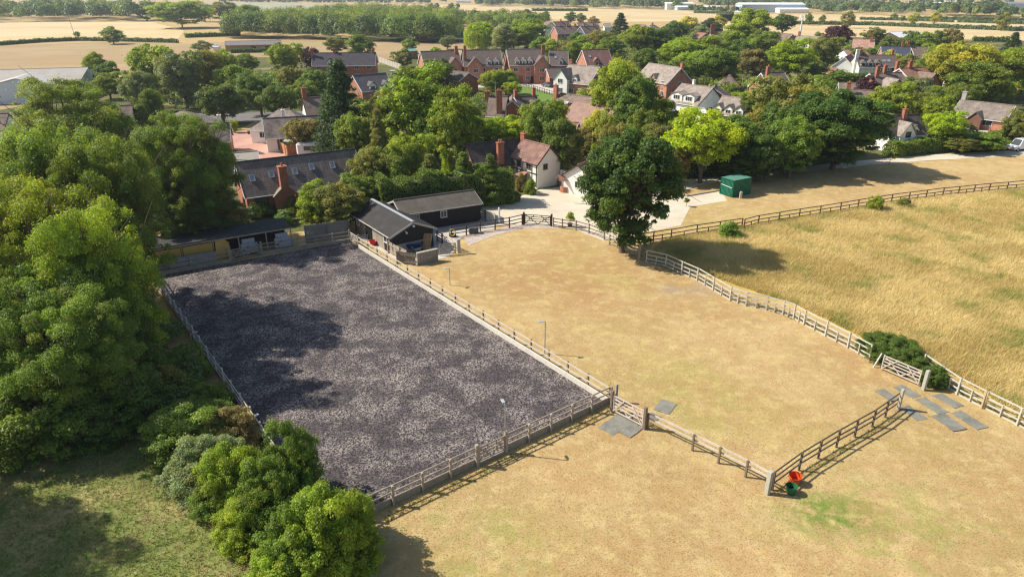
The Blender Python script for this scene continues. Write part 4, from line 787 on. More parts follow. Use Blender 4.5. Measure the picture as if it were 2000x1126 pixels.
house('brick_bungalow', 'brick bungalow with wide grey-brown roof and timber porch by the yellow car', (1878, 196), (1982, 207), 4.8, 7.0, 2.3, BRICK2, roofmat('bungalow_tiles', (.225, .185, .155), .35, .35, .15), chim=[(.0, 1, 6.4, .8, CONC)], win=[('F', .32, .9, 1.6, 1.1), ('F', .68, .9, 2.2, 1.2), ('R', .5, .9, 1, 1)], gab=[(.5, 2.3, 1.2, 2.2, 3.4, mat('porch_open', (.20, .10, .07)), None, [])], door=(.5, 1, TIMB))
th = house('thatch_cottage', 'old cottage with brown roof, brick stack and white gable by the long hedge', (1722, 227), (1792, 223), 5.7, 5.4, 2.9, WHITE, roofmat('old_thatch', (.105, .085, .072), .5, .35, .2), gab=[(.42, 3.3, .7, 2.9, 4.9, WHITE, ROOFG, [(0, 2.5, 1.0, .9)])], dor=[(.72, 1.8, -.3, 3.5, 4.3)], chim=[(.58, -.4, 6.7, .7)], fr=TIMB, win=[])
fr_ = G(1840, 272)
o = empty('flat_roof_garage', (fr_.x, fr_.y, 0), -.25, 'flat grey roofed garage right of the thatch cottage', 'garage')
MB().box(0, 0, 0, 5.6, 5.6, 2.4).build('wall', DARKWOOD, o); MB().box(0, 0, 2.4, 6.2, 6.2, .16).build('roof', mat('felt_flat', (.20, .20, .20)), o)
# far sheds and tanks
def farshed(name, label, px, py, wd, dp, ht, wall, roof, rot=0):
    p = G(px, py); o = empty(name, (p.x, p.y, 0), rot, label, 'warehouse')
    MB().box(0, 0, 0, wd, dp, ht).build('wall', wall, o); b = MB(); prism(b, -wd/2-.5, wd/2+.5, dp+1, ht+.05, ht+dp*.06+.5, ht); b.build('roof', roof, o); return o
farshed('warehouse', 'long pale blue warehouse at the far edge of the stubble field', 1502, 24, 78, 28, 9, mat('pale_blue_wall', (.42, .52, .60)), FRAME)
farshed('warehouse', 'low cream building right of the long pale blue warehouse', 1545, 25, 36, 20, 4, WHITE, FRAME)
farshed('warehouse', 'small white works building beyond the middle of the stubble field', 1325, 19, 38, 20, 8, WHITE, FRAME)
farshed('warehouse', 'low white sheds right of the small white works building', 1362, 20, 60, 20, 4, mat('pale_blue_wall', (.42, .52, .60)), FRAME)
farshed('warehouse', 'grey-blue shed at the far right behind the poplar belt', 1975, 19, 60, 30, 8, mat('pale_blue_wall', (.42, .52, .60)), METAL)
for i, (px, lb) in enumerate(((1905, 'leftmost of the three white domed tanks at far right'), (1923, 'middle one of the three white domed tanks'), (1940, 'rightmost of the three white domed tanks'))):
    p = G(px, 19); o = empty('storage_tank', (p.x, p.y, 0), 0, lb, 'tank', 'white domed tanks'); MB().lathe((0, 0, 0), [(14, 0), (14, 3), (12.5, 6), (9, 8.5), (4, 10), (.01, 10.5)], 24).build('dome', FRAME, o, smooth=True)
for px, py, ww, lb in ((905, 6, 30, 'tiny white farm shed on the skyline left of centre'), (1290, 5, 45, 'distant white shed above the middle woods'), (1150, 4, 40, 'far pale shed near the top edge above the terrace'), (1860, 9, 30, 'little white roof among the far right trees'), (1800, 12, 60, 'long low glasshouse before the far right belt'), (1435, 4, 60, 'distant white roofs on the skyline left of the long warehouse'), (1700, 3, 50, 'pale roofs on the skyline above the twin hedges'), (1610, 4, 40, 'small white shed at the very top right of the mast')):
    farshed('far_shed', lb, px, py, ww, 16, 5, WHITE, FRAME)
# ------------------------------------------------------------------ fences and gates
def along(pts, step):
    out = []
    for a, b in zip(pts[:-1], pts[1:]):
        n = max(1, round((b-a).length/step))
        out += [a.lerp(b, k/n) for k in range(n)]
    return out+[pts[-1]]
FR = random.Random(9)
def fence(name, label, pts, h, rails, step, wood, half=None, kick=None, side=0, pw=.11, rw=.10, rt=.045, px=True, postm=None, group=None, top=.04, cap=None):
    pts = [G(*p) for p in pts] if px else [Vector((p[0], p[1], 0)) for p in pts]
    o = empty(name, pts[0], 0, label, 'fence', group); P = along(pts, step)
    for i, p in enumerate(P):
        d = (P[min(i+1, len(P)-1)]-P[max(i-1, 0)]).normalized(); rz = math.atan2(d.y, d.x); nrm = Vector((-d.y, d.x, 0))*side
        hh = h+top+FR.uniform(-.02, .03); tl = Vector((FR.uniform(-.02, .02), FR.uniform(-.02, .02), 0))
        MB().beam(p+Vector((0, 0, -.1)), p+tl+Vector((0, 0, hh)), pw, pw, d).build('post', postm or wood, o, world=True)
        if half and i < len(P)-1:
            q = p.lerp(P[i+1], .5); MB().beam(q, q+Vector((0, 0, half)), pw*.9, pw*.7, d).build('stub_post', wood, o, world=True)
    for z in rails:
        mb = MB()
        for i in range(len(P)-1):
            a, b = P[i], P[i+1]; d = (b-a).normalized(); n = Vector((-d.y, d.x, 0))*(pw/2+rt/2+.004)*(side or 1)
            e = Vector((0, 0, z-rw/2+FR.uniform(-.015, .015))); f = Vector((0, 0, z-rw/2+FR.uniform(-.015, .015)))
            mb.beam(a+n+e, b+n+f, rt, rw)
        mb.build('rail', wood, o, world=True)
    if kick:
        kh, km, kt = kick; mb = MB()
        for i in range(len(P)-1):
            a, b = P[i], P[i+1]; d = (b-a).normalized(); n = Vector((-d.y, d.x, 0))*(pw/2+kt/2+.006)*(side or 1)
            for k in range(2): mb.beam(a+n+Vector((0, 0, kh*(.25+.5*k))), b+n-d*.01+Vector((0, 0, kh*(.25+.5*k))), kt-.006*k, kh/2-.012)
        mb.build('kickboard', km, o, world=True)
    return o
def gate(label, A, B, h, wood, px=True, posts=(1, 1), lift=.12, five=5, postm=None, ph=.25):
    a = G(*A) if px else Vector(A); b = G(*B) if px else Vector(B); d = (b-a).normalized(); L = (b-a).length
    o = empty('field_gate', a, 0, label, 'gate'); up = Vector((0, 0, 1)); e0, e1 = a+d*.16, b-d*.16; h0 = lift
    for e in (e0, e1): MB().beam(e+up*(h0-.02), e+up*(h+.03), .09, .075, d).build('stile', wood, o, world=True)
    for k in range(five):
        z = h0+.06+(h-h0-.1)*(k/(five-1))**.85; MB().beam(e0+up*z, e1+up*z, .04, .085).build('bar', wood, o, world=True)
    n = Vector((-d.y, d.x, 0))*.05; m = MB(); c = (e0+e1)/2
    m.beam(e0+n+up*(h-.05), c+n+up*(h0+.05), .03, .08); m.beam(e1+n+up*(h-.05), c+n+up*(h0+.05), .03, .08)
    m.beam(e0-n+up*(h0+.05), c-n-d*L*.12+up*(h-.05), .03, .08); m.beam(e1-n+up*(h0+.05), c-n+d*L*.12+up*(h-.05), .03, .08)
    m.build('brace', wood, o, world=True)
    for q, e in zip(posts, (a, b)):
        if q: MB().beam(e-up*.1, e+up*(h+ph), .2, .2, d).build('gate_post', postm or wood, o, world=True, bevel=.015)
    return o
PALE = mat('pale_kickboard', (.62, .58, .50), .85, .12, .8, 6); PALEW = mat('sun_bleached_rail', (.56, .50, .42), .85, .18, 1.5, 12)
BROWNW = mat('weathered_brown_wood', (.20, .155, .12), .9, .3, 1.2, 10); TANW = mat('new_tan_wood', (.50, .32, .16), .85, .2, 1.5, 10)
up = Vector((0, 0, 1))
d12 = (A2-A1).normalized(); d14 = (A4-A1).normalized()
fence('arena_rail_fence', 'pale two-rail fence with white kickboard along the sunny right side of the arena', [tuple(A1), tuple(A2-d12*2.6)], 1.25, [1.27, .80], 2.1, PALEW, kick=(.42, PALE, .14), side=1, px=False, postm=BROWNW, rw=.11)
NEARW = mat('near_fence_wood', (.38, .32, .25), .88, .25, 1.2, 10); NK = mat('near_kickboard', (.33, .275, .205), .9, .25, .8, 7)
def onA(px):
    lo, hi = 0.0, 1.0
    for _ in range(40):
        m_ = (lo+hi)/2; q = A1.lerp(A4, m_); X = 1000+FPX*q.x/(q.y*CP+HC*SP)
        if X > px: lo = m_
        else: hi = m_
    return A1.lerp(A4, lo)-d12*.12
ng0, ng1 = onA(986), onA(930)
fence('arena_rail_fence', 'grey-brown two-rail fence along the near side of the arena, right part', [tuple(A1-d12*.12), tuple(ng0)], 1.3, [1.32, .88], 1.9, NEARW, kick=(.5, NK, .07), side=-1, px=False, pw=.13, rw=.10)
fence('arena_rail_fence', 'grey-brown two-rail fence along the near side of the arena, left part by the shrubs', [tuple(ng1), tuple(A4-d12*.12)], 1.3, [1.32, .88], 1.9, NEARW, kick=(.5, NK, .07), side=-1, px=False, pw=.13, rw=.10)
gate('grey five-bar gate set into the near arena fence beside the floodlight pole', tuple(ng1), tuple(ng0), 1.3, NEARW, px=False, lift=.25)
MB().beam(ng0+up*.1, ng1+up*.1, .07, .22).build('board', NK, empty('gate_sill', ng0, 0, 'low board under the gate in the near arena fence', 'board'), world=True)
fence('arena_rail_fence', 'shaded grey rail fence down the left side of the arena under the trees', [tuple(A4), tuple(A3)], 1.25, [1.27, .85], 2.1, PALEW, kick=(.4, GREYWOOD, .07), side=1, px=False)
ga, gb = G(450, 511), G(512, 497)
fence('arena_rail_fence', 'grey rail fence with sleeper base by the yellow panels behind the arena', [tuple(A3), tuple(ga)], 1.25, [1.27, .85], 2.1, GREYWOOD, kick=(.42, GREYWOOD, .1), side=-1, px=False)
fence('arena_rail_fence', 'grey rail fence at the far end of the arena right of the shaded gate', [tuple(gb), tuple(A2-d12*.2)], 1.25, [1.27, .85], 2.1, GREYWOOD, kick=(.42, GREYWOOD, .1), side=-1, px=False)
gate('shaded grey field gate into the far end of the arena', tuple(ga), tuple(gb), 1.25, GREYWOOD, px=False)
gate('short pale gate at the top right corner of the arena beside the stable', tuple(A2-d12*.2), tuple(A2-d12*2.5), 1.2, PALEW, px=False, postm=BROWNW)
gate('bleached field gate between the near right arena corner and the paddock fence', (1194, 803), (1258, 837), 1.35, mat('pink_grey_gate', (.58, .50, .43), .85, .15, 1.5, 12), posts=(1, 1), ph=.3, postm=BROWNW)
MB().box(0, 0, 0, .15, .15, 1.4, .3).build('post', GREYWOOD, empty('corner_post', G(1203, 784), 0, 'thick corner post where the two sunny arena fences meet', 'post'), bevel=.02)
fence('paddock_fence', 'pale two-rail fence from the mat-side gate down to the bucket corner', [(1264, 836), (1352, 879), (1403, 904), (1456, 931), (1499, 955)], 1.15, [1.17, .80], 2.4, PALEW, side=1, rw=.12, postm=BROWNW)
for z in ():
    pass
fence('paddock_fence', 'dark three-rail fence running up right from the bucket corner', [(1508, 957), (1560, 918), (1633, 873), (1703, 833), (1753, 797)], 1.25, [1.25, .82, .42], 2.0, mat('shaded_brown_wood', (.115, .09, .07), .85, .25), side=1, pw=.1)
MB().box(0, 0, 0, .26, .26, 1.55, .6).build('post', mat('bleached_post', (.42, .40, .33), .9, .15), empty('corner_post', G(1498, 963), 0, 'fat bleached corner post beside the orange and green buckets', 'post'), bevel=.02)
MB().box(0, 0, 0, .18, .18, 1.6, .6).build('post', mat('bleached_post', (.42, .40, .33)), empty('end_post', G(1754, 799), 0, 'grey end post of the dark fence beside the rubber mats', 'post'), bevel=.02)
WF = [(1262, 512), (1300, 520), (1331, 535), (1361, 548), (1392, 567), (1425, 587), (1456, 597), (1496, 605), (1528, 614), (1549, 622), (1569, 634), (1611, 656), (1655, 679), (1697, 703)]
WHW = mat('silvered_rail', (.52, .49, .42), .85, .12, 1.5, 12)
fence('curving_fence', 'long curving silver-white rail fence between the paddock and the tall grass', WF, 1.3, [1.32, .88, .46, .10], 2.2, WHW, half=.88, side=1, pw=.10)
fence('curving_fence', 'silver-white rail fence right of the bramble bush running off the right edge', [(1800, 722), (1835, 748), (1868, 770), (1920, 797), (1985, 830), (2080, 880)], 1.3, [1.32, .88, .46, .10], 2.2, WHW, half=.88, side=1, pw=.10)
MB().beam((0, 0, 0), (.05, .05, 1.35), .12, .12).build('post', TANW, empty('rusty_post', G(1917, 797), 0, 'rust-brown post leaning on the white fence by the rubber mats', 'post'))
gate('bleached field gate in front of the bramble bush', (1717, 720), (1797, 755), 1.25, mat('silvered_gate', (.52, .45, .38), .85, .15), posts=(0, 0))
MB().box(0, 0, 0, .24, .24, 1.6, .5).build('post', mat('bleached_post', (.42, .40, .33)), empty('gate_post', G(1803, 761), 0, 'square bleached gatepost at the bramble-side gate', 'post'), bevel=.02)
MB().beam((0, 0, 0), (.45, .1, 1.15), .09, .09).build('post', WHW, empty('brace_post', G(1706, 717), 0, 'slanting strut at the hinge end of the bramble-side gate', 'post'))
fence('wire_gate_fence', 'shaded fence and posts under the big dark tree', [(1190, 478), (1222, 490), (1248, 500)], 1.2, [1.1, .7, .3], 1.6, GREYWOOD, side=1)
MB().box(0, 0, 0, .16, .16, 1.75).build('post', GREYWOOD, empty('tall_post', G(1248, 508), 0, 'tall grey post at the start of the curving white fence', 'post'))
mh_ = MB(); a, b = G(1216, 492), G(1246, 502)
for k in range(6): mh_.beam(a+up*(.15+.2*k), b+up*(.15+.2*k), .03, .03)
for k in range(6): mh_.beam(a.lerp(b, k/5)+up*.1, a.lerp(b, k/5)+up*1.2, .03, .03)
mh_.build('bars', METAL, empty('metal_hurdle', a, 0, 'galvanised bar gate in shadow under the big dark tree', 'gate'), world=True)
fence('field_fence', 'long dark rail fence rising to the right between mown and tall grass', [(1452, 449), (1480, 441), (1560, 428), (1640, 415), (1740, 398), (1840, 385), (1930, 376), (2000, 370), (2120, 360)], 1.3, [1.32, .84, .42], 2.8, DARKWOOD, half=.84, side=1, pw=.1)
fence('field_fence', 'dark rail fence from behind the big tree to the small hawthorn', [(1240, 480), (1310, 469), (1360, 460), (1448, 447)], 1.3, [1.32, .84, .42], 2.7, DARKWOOD, half=.84, side=1, pw=.1)
gate('dark five-bar gate on the paddock side of the gravel yard', (1023, 438), (1077, 442), 1.3, DARKWOOD, ph=.25)
fence('yard_fence', 'dark three-rail fence left of the dark gate', [(1020, 439), (995, 445), (967, 449), (938, 452), (911, 459), (882, 463)], 1.3, [1.28, .86, .44], 2.0, DARKWOOD, side=-1, pw=.12)
fence('yard_fence', 'low dark and pale rail fence right of the dark gate', [(1081, 443), (1098, 446), (1125, 449), (1150, 456), (1180, 468)], 1.15, [1.1, .7, .3], 2.2, BROWNW, side=1)
gate('sunlit pale gate standing open beside the concrete yard', (862, 476), (895, 492), 1.3, PALEW, posts=(0, 0))
gate('grey diagonal-braced gate by the low block wall', (856, 500), (893, 496), 1.3, GREYWOOD, posts=(0, 0))
MB().box(0, 0, 0, .28, .28, 1.6).build('post', mat('bleached_post', (.42, .40, .33)), empty('gate_post', G(897, 494), 0, 'stout grey gatepost where the two yard gates meet', 'post'), bevel=.02)
fence('hurdle_fence', 'short dark hurdle between the stable yard and the pale open gate', [(854, 472), (864, 478)], 1.3, [1.25, .95, .6, .3], 1.2, DARKWOOD, side=1)
fence('corner_fence', 'dark little fence at the end of the long black stable', [(928, 420), (948, 433)], 1.4, [1.4, 1.1, .8, .5, .2], 1.5, DARKWOOD, side=1)
gate('pale gate slanting from the long black stable to the yard fence', (943, 429), (968, 437), 1.3, PALEW, posts=(0, 0))
p = G(975, 436); MB().tube((0, 0, 0), (0, 0, 1.9), .12, .12, 10).tube((0, 0, 1.9), (0, 0, 2.05), .12, .02, 10).build('pole', FRAME, empty('white_post', p, 0, 'white round-topped post at the gravel yard entrance', 'post'))
MB().lathe((0, 0, 0), [(.36, 0), (.42, .05), (.42, .3), (.36, .36), (.22, .34), (.22, .02)], 20).build('tyre', mat('tyre_rubber', (.02, .02, .02)), empty('old_tyre', G(884, 462), 0, 'old black tyre leaning by the yard fence post', 'tyre'))
MB().box(0, 0, 0, 1.1, .6, .62, .2).box(0, 0, .62, 1.14, .64, .06, .2).build('body', mat('trough_grey', (.12, .11, .12)), empty('water_trough', G(925, 455), 0, 'dark grey water trough against the yard fence', 'trough'), bevel=.03)
hc = MB(); 
for k in range(3): 
    for j in range(18):
        a0, a1 = 2*math.pi*j/18, 2*math.pi*(j+1)/18; r = .30+.03*k
        hc.tube((math.cos(a0)*r, -.12-.02*k, .75+math.sin(a0)*r*1.2), (math.cos(a1)*r, -.12-.02*k, .75+math.sin(a1)*r*1.2), .028, .028, 6, False)
hc.build('hose', mat('yellow_hose', (.60, .48, .10), .5), empty('hose_coil', G(884, 465)+Vector((0, 0, 0)), 0, 'yellow hose coiled on a dark yard fence post', 'hose'))
# stable yard walls and clutter
def wall(name, label, A, B, h, t, m, z0=0, capm=None, cat='wall', px=True):
    a = G(*A) if px else Vector(A); b = G(*B) if px else Vector(B); o = empty(name, a, 0, label, cat)
    MB().beam(a+up*(h/2+z0), b+up*(h/2+z0), t, h).build('wall', m, o, world=True)
    if capm: MB().beam(a+up*(h+z0+.04), b+up*(h+z0+.04), t+.08, .08).build('coping', capm, o, world=True)
    return o
def blockmat():
    m, n, b = newmat('stone_blocks'); v = vecn(n, 'pos', (1, 1, 1), R(14)); br = nd(n, 'ShaderNodeTexBrick'); mp = nd(n, 'ShaderNodeMapping'); mp.inputs['Rotation'].default_value = (R(90), 0, 0)
    n.links.new(v, mp.inputs[0]); n.links.new(mp.outputs[0], br.inputs[0]); br.inputs['Scale'].default_value = 1; br.inputs['Brick Width'].default_value = .5; br.inputs['Row Height'].default_value = .25
    br.inputs['Mortar Size'].default_value = .015; br.inputs['Color1'].default_value = (.34, .31, .26, 1); br.inputs['Color2'].default_value = (.26, .23, .19, 1); br.inputs['Mortar'].default_value = (.16, .14, .12, 1)
    o = mixc(n, br.outputs[0], (.20, .18, .14), noise(n, v, 2.2, 4, .6, .5, .7)); n.links.new(o, b.inputs['Base Color']); b.inputs['Roughness'].default_value = .9; return m
wall('block_wall', 'low stone block wall beside the stable yard gate', (815, 517), (855, 508), 1.25, .25, blockmat(), capm=CONC)
def boarded(label, A, B, h, m, step=.16, name='board_fence', px=True, cat='fence'):
    a = G(*A) if px else Vector(A); b = G(*B) if px else Vector(B); d = (b-a).normalized(); L = (b-a).length; o = empty(name, a, 0, label, cat); mb = MB(); n = int(L/step)
    nn = Vector((-d.y, d.x, 0))
    for k in range(n): mb.beam(a+d*(k+.5)*step+nn*(.012*(k % 2)), a+d*(k+.5)*step+nn*(.012*(k % 2))+up*(h+FR.uniform(-.02, .02)), step*.94, .025, nn)
    mb.build('boards', m, o, world=True)
    mb = MB()
    for z in (.3, h-.3): mb.beam(a-nn*.05+up*z, b-nn*.05+up*z, .05, .09)
    mb.build('rail', m, o, world=True)
    for k in range(int(L/2.4)+1): MB().beam(a+d*min(L, k*2.4)-nn*.1, a+d*min(L, k*2.4)-nn*.1+up*(h+.06), .1, .1, d).build('post', m, o, world=True)
    return o
boarded('upright grey boards facing the paddock beside the stone block wall', (777, 514), (814, 519), 1.35, mat('panel_grey', (.25, .21, .16), .9, .3, 2, 8))
boarded('weathered board fence slanting from the stable corner to the arena fence', (760, 494), (796, 513), 1.35, mat('panel_pale', (.40, .33, .26), .9, .35, 2, 8))
boarded('tall grey boarded fence behind the far end of the arena', (598, 474), (682, 462), 2.0, mat('panel_shade', (.22, .22, .20), .9, .2), .14)
t = MB()
for k in range(5): t.beam((.2*k, 0, 0), (.2*k+.25, .6, 1.75), .16, .05)
t.build('planks', TANW, empty('leaning_planks', G(824, 488), R(-10), 'tan planks leaning against the black stable end', 'planks'))
wb = empty('blue_bin_trailer', G(804, 489), R(8), 'blue tipping skip parked against the stable end', 'skip')
MB().add([(-1, -.5, .35), (1, -.5, .35), (1, .5, .35), (-1, .5, .35), (-1.25, -.65, 1.0), (1.25, -.65, 1.0), (1.25, .65, 1.0), (-1.25, .65, 1.0)], [(3, 2, 1, 0), (0, 1, 5, 4), (1, 2, 6, 5), (2, 3, 7, 6), (3, 0, 4, 7)]).build('tub', mat('blue_plastic', (.02, .05, .14), .5), wb)
for x in (-.7, .7): MB().tube((x, -.55, .25), (x, -.4, .25), .25, .25, 14).build('wheel', mat('tyre_rubber', (.02, .02, .02)), wb)
wr = empty('wheelbarrow', G(814, 493), R(40), 'grey wheelbarrow tipped beside the blue skip', 'wheelbarrow')
MB().add([(-.3, -.25, .3), (.3, -.25, .3), (.3, .25, .3), (-.3, .25, .3), (-.5, -.36, .65), (.55, -.36, .65), (.55, .36, .65), (-.5, .36, .65)], [(3, 2, 1, 0), (0, 1, 5, 4), (1, 2, 6, 5), (2, 3, 7, 6), (3, 0, 4, 7)]).build('tray', METAL, wr)
MB().tube((.6, -.05, .2), (.6, .05, .2), .2, .2, 14).build('wheel', mat('tyre_rubber', (.02, .02, .02)), wr); MB().beam((.5, -.2, .3), (-1.0, -.3, .6), .04, .04).beam((.5, .2, .3), (-1.0, .3, .6), .04, .04).build('handle', BROWNW, wr)
def tub(label, p, r, h, m, name='bucket', tilt=None, water=None, handles=True):
    o = empty(name, p, 0, label, 'bucket'); MB().lathe((0, 0, 0), [(.01, .015), (r*.72, .015), (r*.74, 0), (r*.98, h-.03), (r*1.06, h-.03), (r*1.06, h), (r*.96, h), (r*.7, .04), (.01, .04)], 28).build('tub', m, o, smooth=False)
    if water: MB().lathe((0, 0, 0), [(.01, h*.5), (r*.84, h*.5)], 24).build('water', water, o)
    if handles:
        for q in (-1, 1): MB().tube((q*r*1.08, -.06, h-.02), (q*r*1.22, 0, h-.06), .015, .015).tube((q*r*1.22, 0, h-.06), (q*r*1.08, .06, h-.02), .015, .015).build('handle', m, o)
    if tilt: o.rotation_euler = tilt
    return o
RED = mat('red_plastic', (.62, .03, .03), .45, .06); ORG = mat('orange_plastic', (.66, .085, .02), .4, .05); GRN = mat('green_plastic', (.02, .13, .05), .4, .05)
WAT = mat('dark_water', (.02, .04, .03), .05, .1, 1, 2, spec=.8)
tub('bright orange rubber bucket under the dark fence', G(1551, 944)+Vector((.05, .1, 0)), .34, .58, ORG, tilt=(R(7), R(-5), 0))
tub('dark green bucket in front of the orange one', G(1544, 962), .32, .52, GRN, water=WAT)
tub('red round tub outside the black stable door', G(729, 478), .42, .5, RED)
MB().box(0, 0, 0, 1.0, .08, 1.0, .5).build('board', mat('white_board', (.6, .57, .5)), empty('white_board', G(734, 468), 0, 'pale board leaning behind the red tub', 'board'))
# rubber mats
MATM = gmat('grey_rubber_mat', (.20, .195, .165), [((.27, .26, .21), 1.1, .4, .6, .7), ((.15, .15, .13), .8, .5, .65, .7), ((.42, .36, .24), 4, .60, .70, .7)], (4, .02))
for mi, (lb, c, L, W, k) in enumerate(MAT_PX):
    p = G(*c); o = empty('rubber_mat', (p.x, p.y, 0), 0, lb, 'mat', 'grey rubber mats by the paddock gates'); rg = random.Random(lb); m = MB(); rim = []
    for a, b, q in ((-1, -1, 0), (1, -1, 1), (1, 1, 2), (-1, 1, 3)):
        c2 = ((1, -1), (1, 1), (-1, 1), (-1, -1))[q]
        for t_ in range(5):
            u = t_/5; x = a+(c2[0]-a)*u; y = b+(c2[1]-b)*u; rim.append((x*L/2+rg.uniform(-.03, .03), y*W/2+rg.uniform(-.03, .03), .018+rg.uniform(-.004, .012)))
    r_ = mat_rot(k); m.poly([(x*math.cos(r_)-y*math.sin(r_), x*math.sin(r_)+y*math.cos(r_), .016+.005*(mi % 6)) for x, y, z in rim], .03); m.build('mat', MATM, o)
# floodlight poles round the arena
def lamp(label, base, top, face, hd=.5):
    p = G(*base); h = hgt(base[0], base[1], top); o = empty('flood_light', p, 0, label, 'lamp', 'floodlight poles round the arena')
    q = G(*face); d = Vector((q.x-p.x, q.y-p.y, 0)).normalized()
    MB().tube((0, 0, 0), (0, 0, h), .045, .035, 10).build('pole', METAL, o); MB().beam((0, 0, h), d*.25+up*(h+.03), .04, .04).build('arm', METAL, o)
    n = (up+d*.1).normalized(); MB().beam(d*.15+up*(h+.05), d*.55+up*(h+.08), .20, .06).build('lamp_head', mat('lamp_grey', (.40, .43, .45), .4), o, bevel=.02)
lamp('floodlight pole in the middle of the near arena fence', (987, 884), 790, (900, 750)); lamp('floodlight pole halfway along the sunny right arena fence', (1064, 690), 628, (900, 700))
lamp('floodlight pole near the stable end of the right arena fence', (879, 557), 524, (700, 600)); lamp('shaded floodlight pole on the left arena fence', (380, 693), 652, (600, 640)); lamp('floodlight pole rising beside the pointed foreground shrub', (497, 850), 818, (640, 760))
# yellow-panelled shelter in the shade
sh = empty('field_shelter', A3, 0, 'low flat-roofed shelter hung with yellow sheets behind the arena', 'shelter'); dd = (A2-A3).normalized(); nn = Vector((-dd.y, dd.x, 0))
if nn.y < 0: nn = -nn
def SP_(u, v, z): q = A3+dd*u+nn*v; return Vector((q.x, q.y, z))
b = MB(); b.beam(SP_(-4, 2.6, 2.55), SP_(14.2, 2.6, 2.55), 3.6, .1); b.build('roof', mat('dark_felt_roof', (.055, .055, .055), .95, .4), sh, world=True)
b = MB(); b.beam(SP_(-4, .85, 2.4), SP_(14.2, .85, 2.4), .06, .16); b.build('fascia', GREYWOOD, sh, world=True)
for u in (-3.9, 0, 3.2, 6.2, 8.7, 11.5, 14.1): MB().beam(SP_(u, .9, 0), SP_(u, .9, 2.35), .1, .1, dd).build('post', GREYWOOD, sh, world=True)
b = MB(); b.beam(SP_(-4, 4.3, 1.2), SP_(14.2, 4.3, 1.2), .06, 2.4); b.build('back_wall', BLACKB, sh, world=True)
YEL = mat('yellow_sheet', (.48, .31, .09), .8, .12, .7, 4)
for u0, u1 in ((-3.8, -.1), (.1, 3.1), (3.3, 6.1)): MB().beam(SP_(u0, .86, 1.75), SP_(u1, .86, 1.75), .04, .95).build('yellow_panel', YEL, sh, world=True)
b = MB(); b.add([tuple(SP_(6.3, .7, .2)), tuple(SP_(7.9, .7, .2)), tuple(SP_(7.7, .8, 2.0)), tuple(SP_(7.3, .85, 2.35)), tuple(SP_(6.4, .85, 2.3)), tuple(SP_(6.3, .62, 1.2))], [(0, 1, 2, 3, 4, 5)]).build('yellow_curtain', YEL, sh, world=True)
b = MB()
for k in range(34): b.beam(SP_(.9+k*.16, .3+.012*(k % 2), .35), SP_(.9+k*.16, .3+.012*(k % 2), 1.45), .15, .02, nn)
b.build('boards', mat('blue_grey_boards', (.27, .29, .30), .9, .2), empty('corrugated_sheet', SP_(.9, .3, 0), 0, 'blue-grey corrugated panel on the far left arena fence', 'panel'), world=True)
WM = mat('painted_board', (.50, .52, .56), .6, .1)
for u, lb in ((8.9, 'stack of pale blue and white jump fillers left of the shaded gate'), (12.4, 'white jump filler with black spots right of the shaded gate')):
    o = empty('jump_filler', SP_(u, 1.6, 0), 0, lb, 'jump filler'); b = MB(); b.beam(SP_(u, 1.5, .75), SP_(u+1.7, 1.4, .75), .08, 1.1); b.beam(SP_(u+.2, 1.7, 1.3), SP_(u+1.5, 1.65, 1.3), .08, .9); b.build('board', WM, o, world=True)
    b = MB()
    for k in range(4): q = SP_(u+.25+k*.4, 1.43, .55+.35*(k % 2)); b.beam(q-nn*.02, q+nn*.02, .2, .2)
    b.build('black_square', TIMB, o, world=True)
# container
ct = G(1430, 386); cl = G(1407, 379); crr = G(1464, 379); 
dx = (crr-ct).normalized(); L = (crr-ct).length; yaw = math.atan2(dx.y, dx.x); Hh = 2.35; Wd = 2.3
o = empty('storage_container', ct, yaw, 'small green corrugated storage container on the gravel pad', 'container')
GP = mat('green_paint', (.02, .17, .10), .45, .15, .6, 4); b = MB(); n = int(L/.24)
b.box(L/2, Wd/2, .12, L-.1, Wd-.1, Hh-.2)
for k in range(n): b.box(.12+(L-.24)*(k+.5)/n, .0, .15, .12, .12, Hh-.3)
b.build('body', GP, o)
b = MB()
for k in range(9): b.box(.02, .15+(Wd-.3)*(k+.5)/9, .15, .05, .12, Hh-.3)
b.build('door', GP, o); b = MB()
for x in (.03, L-.03):
    for y in (.03, Wd-.03): b.box(x, y, .05, .12, .12, Hh-.1)
for z in (.06, Hh-.1): b.box(L/2, .02, z, L, .1, .12).box(L/2, Wd-.02, z, L, .1, .12).box(.02, Wd/2, z, .1, Wd, .12).box(L-.02, Wd/2, z, .1, Wd, .12)
b.build('frame', mat('dark_green_paint', (.01, .09, .055), .45), o)
MB().poly([(0, 0, Hh+.03), (L, 0, Hh+.03), (L, Wd, Hh+.03), (0, Wd, Hh+.03)], .04).build('roof', mat('faded_green_roof', (.10, .24, .19), .6, .1), o)
MB().tube((-.06, .2, Hh*.55), (-.06, Wd-.2, Hh*.62), .035, .035).build('lock_bar', FRAME, o)
o = empty('stone_post', G(1446, 387), 0, 'short bleached post in front of the green container', 'post'); MB().box(0, 0, 0, .34, .34, .85).box(0, 0, .85, .28, .28, .1).build('post', mat('stone_pale', (.5, .45, .36)), o, bevel=.03)
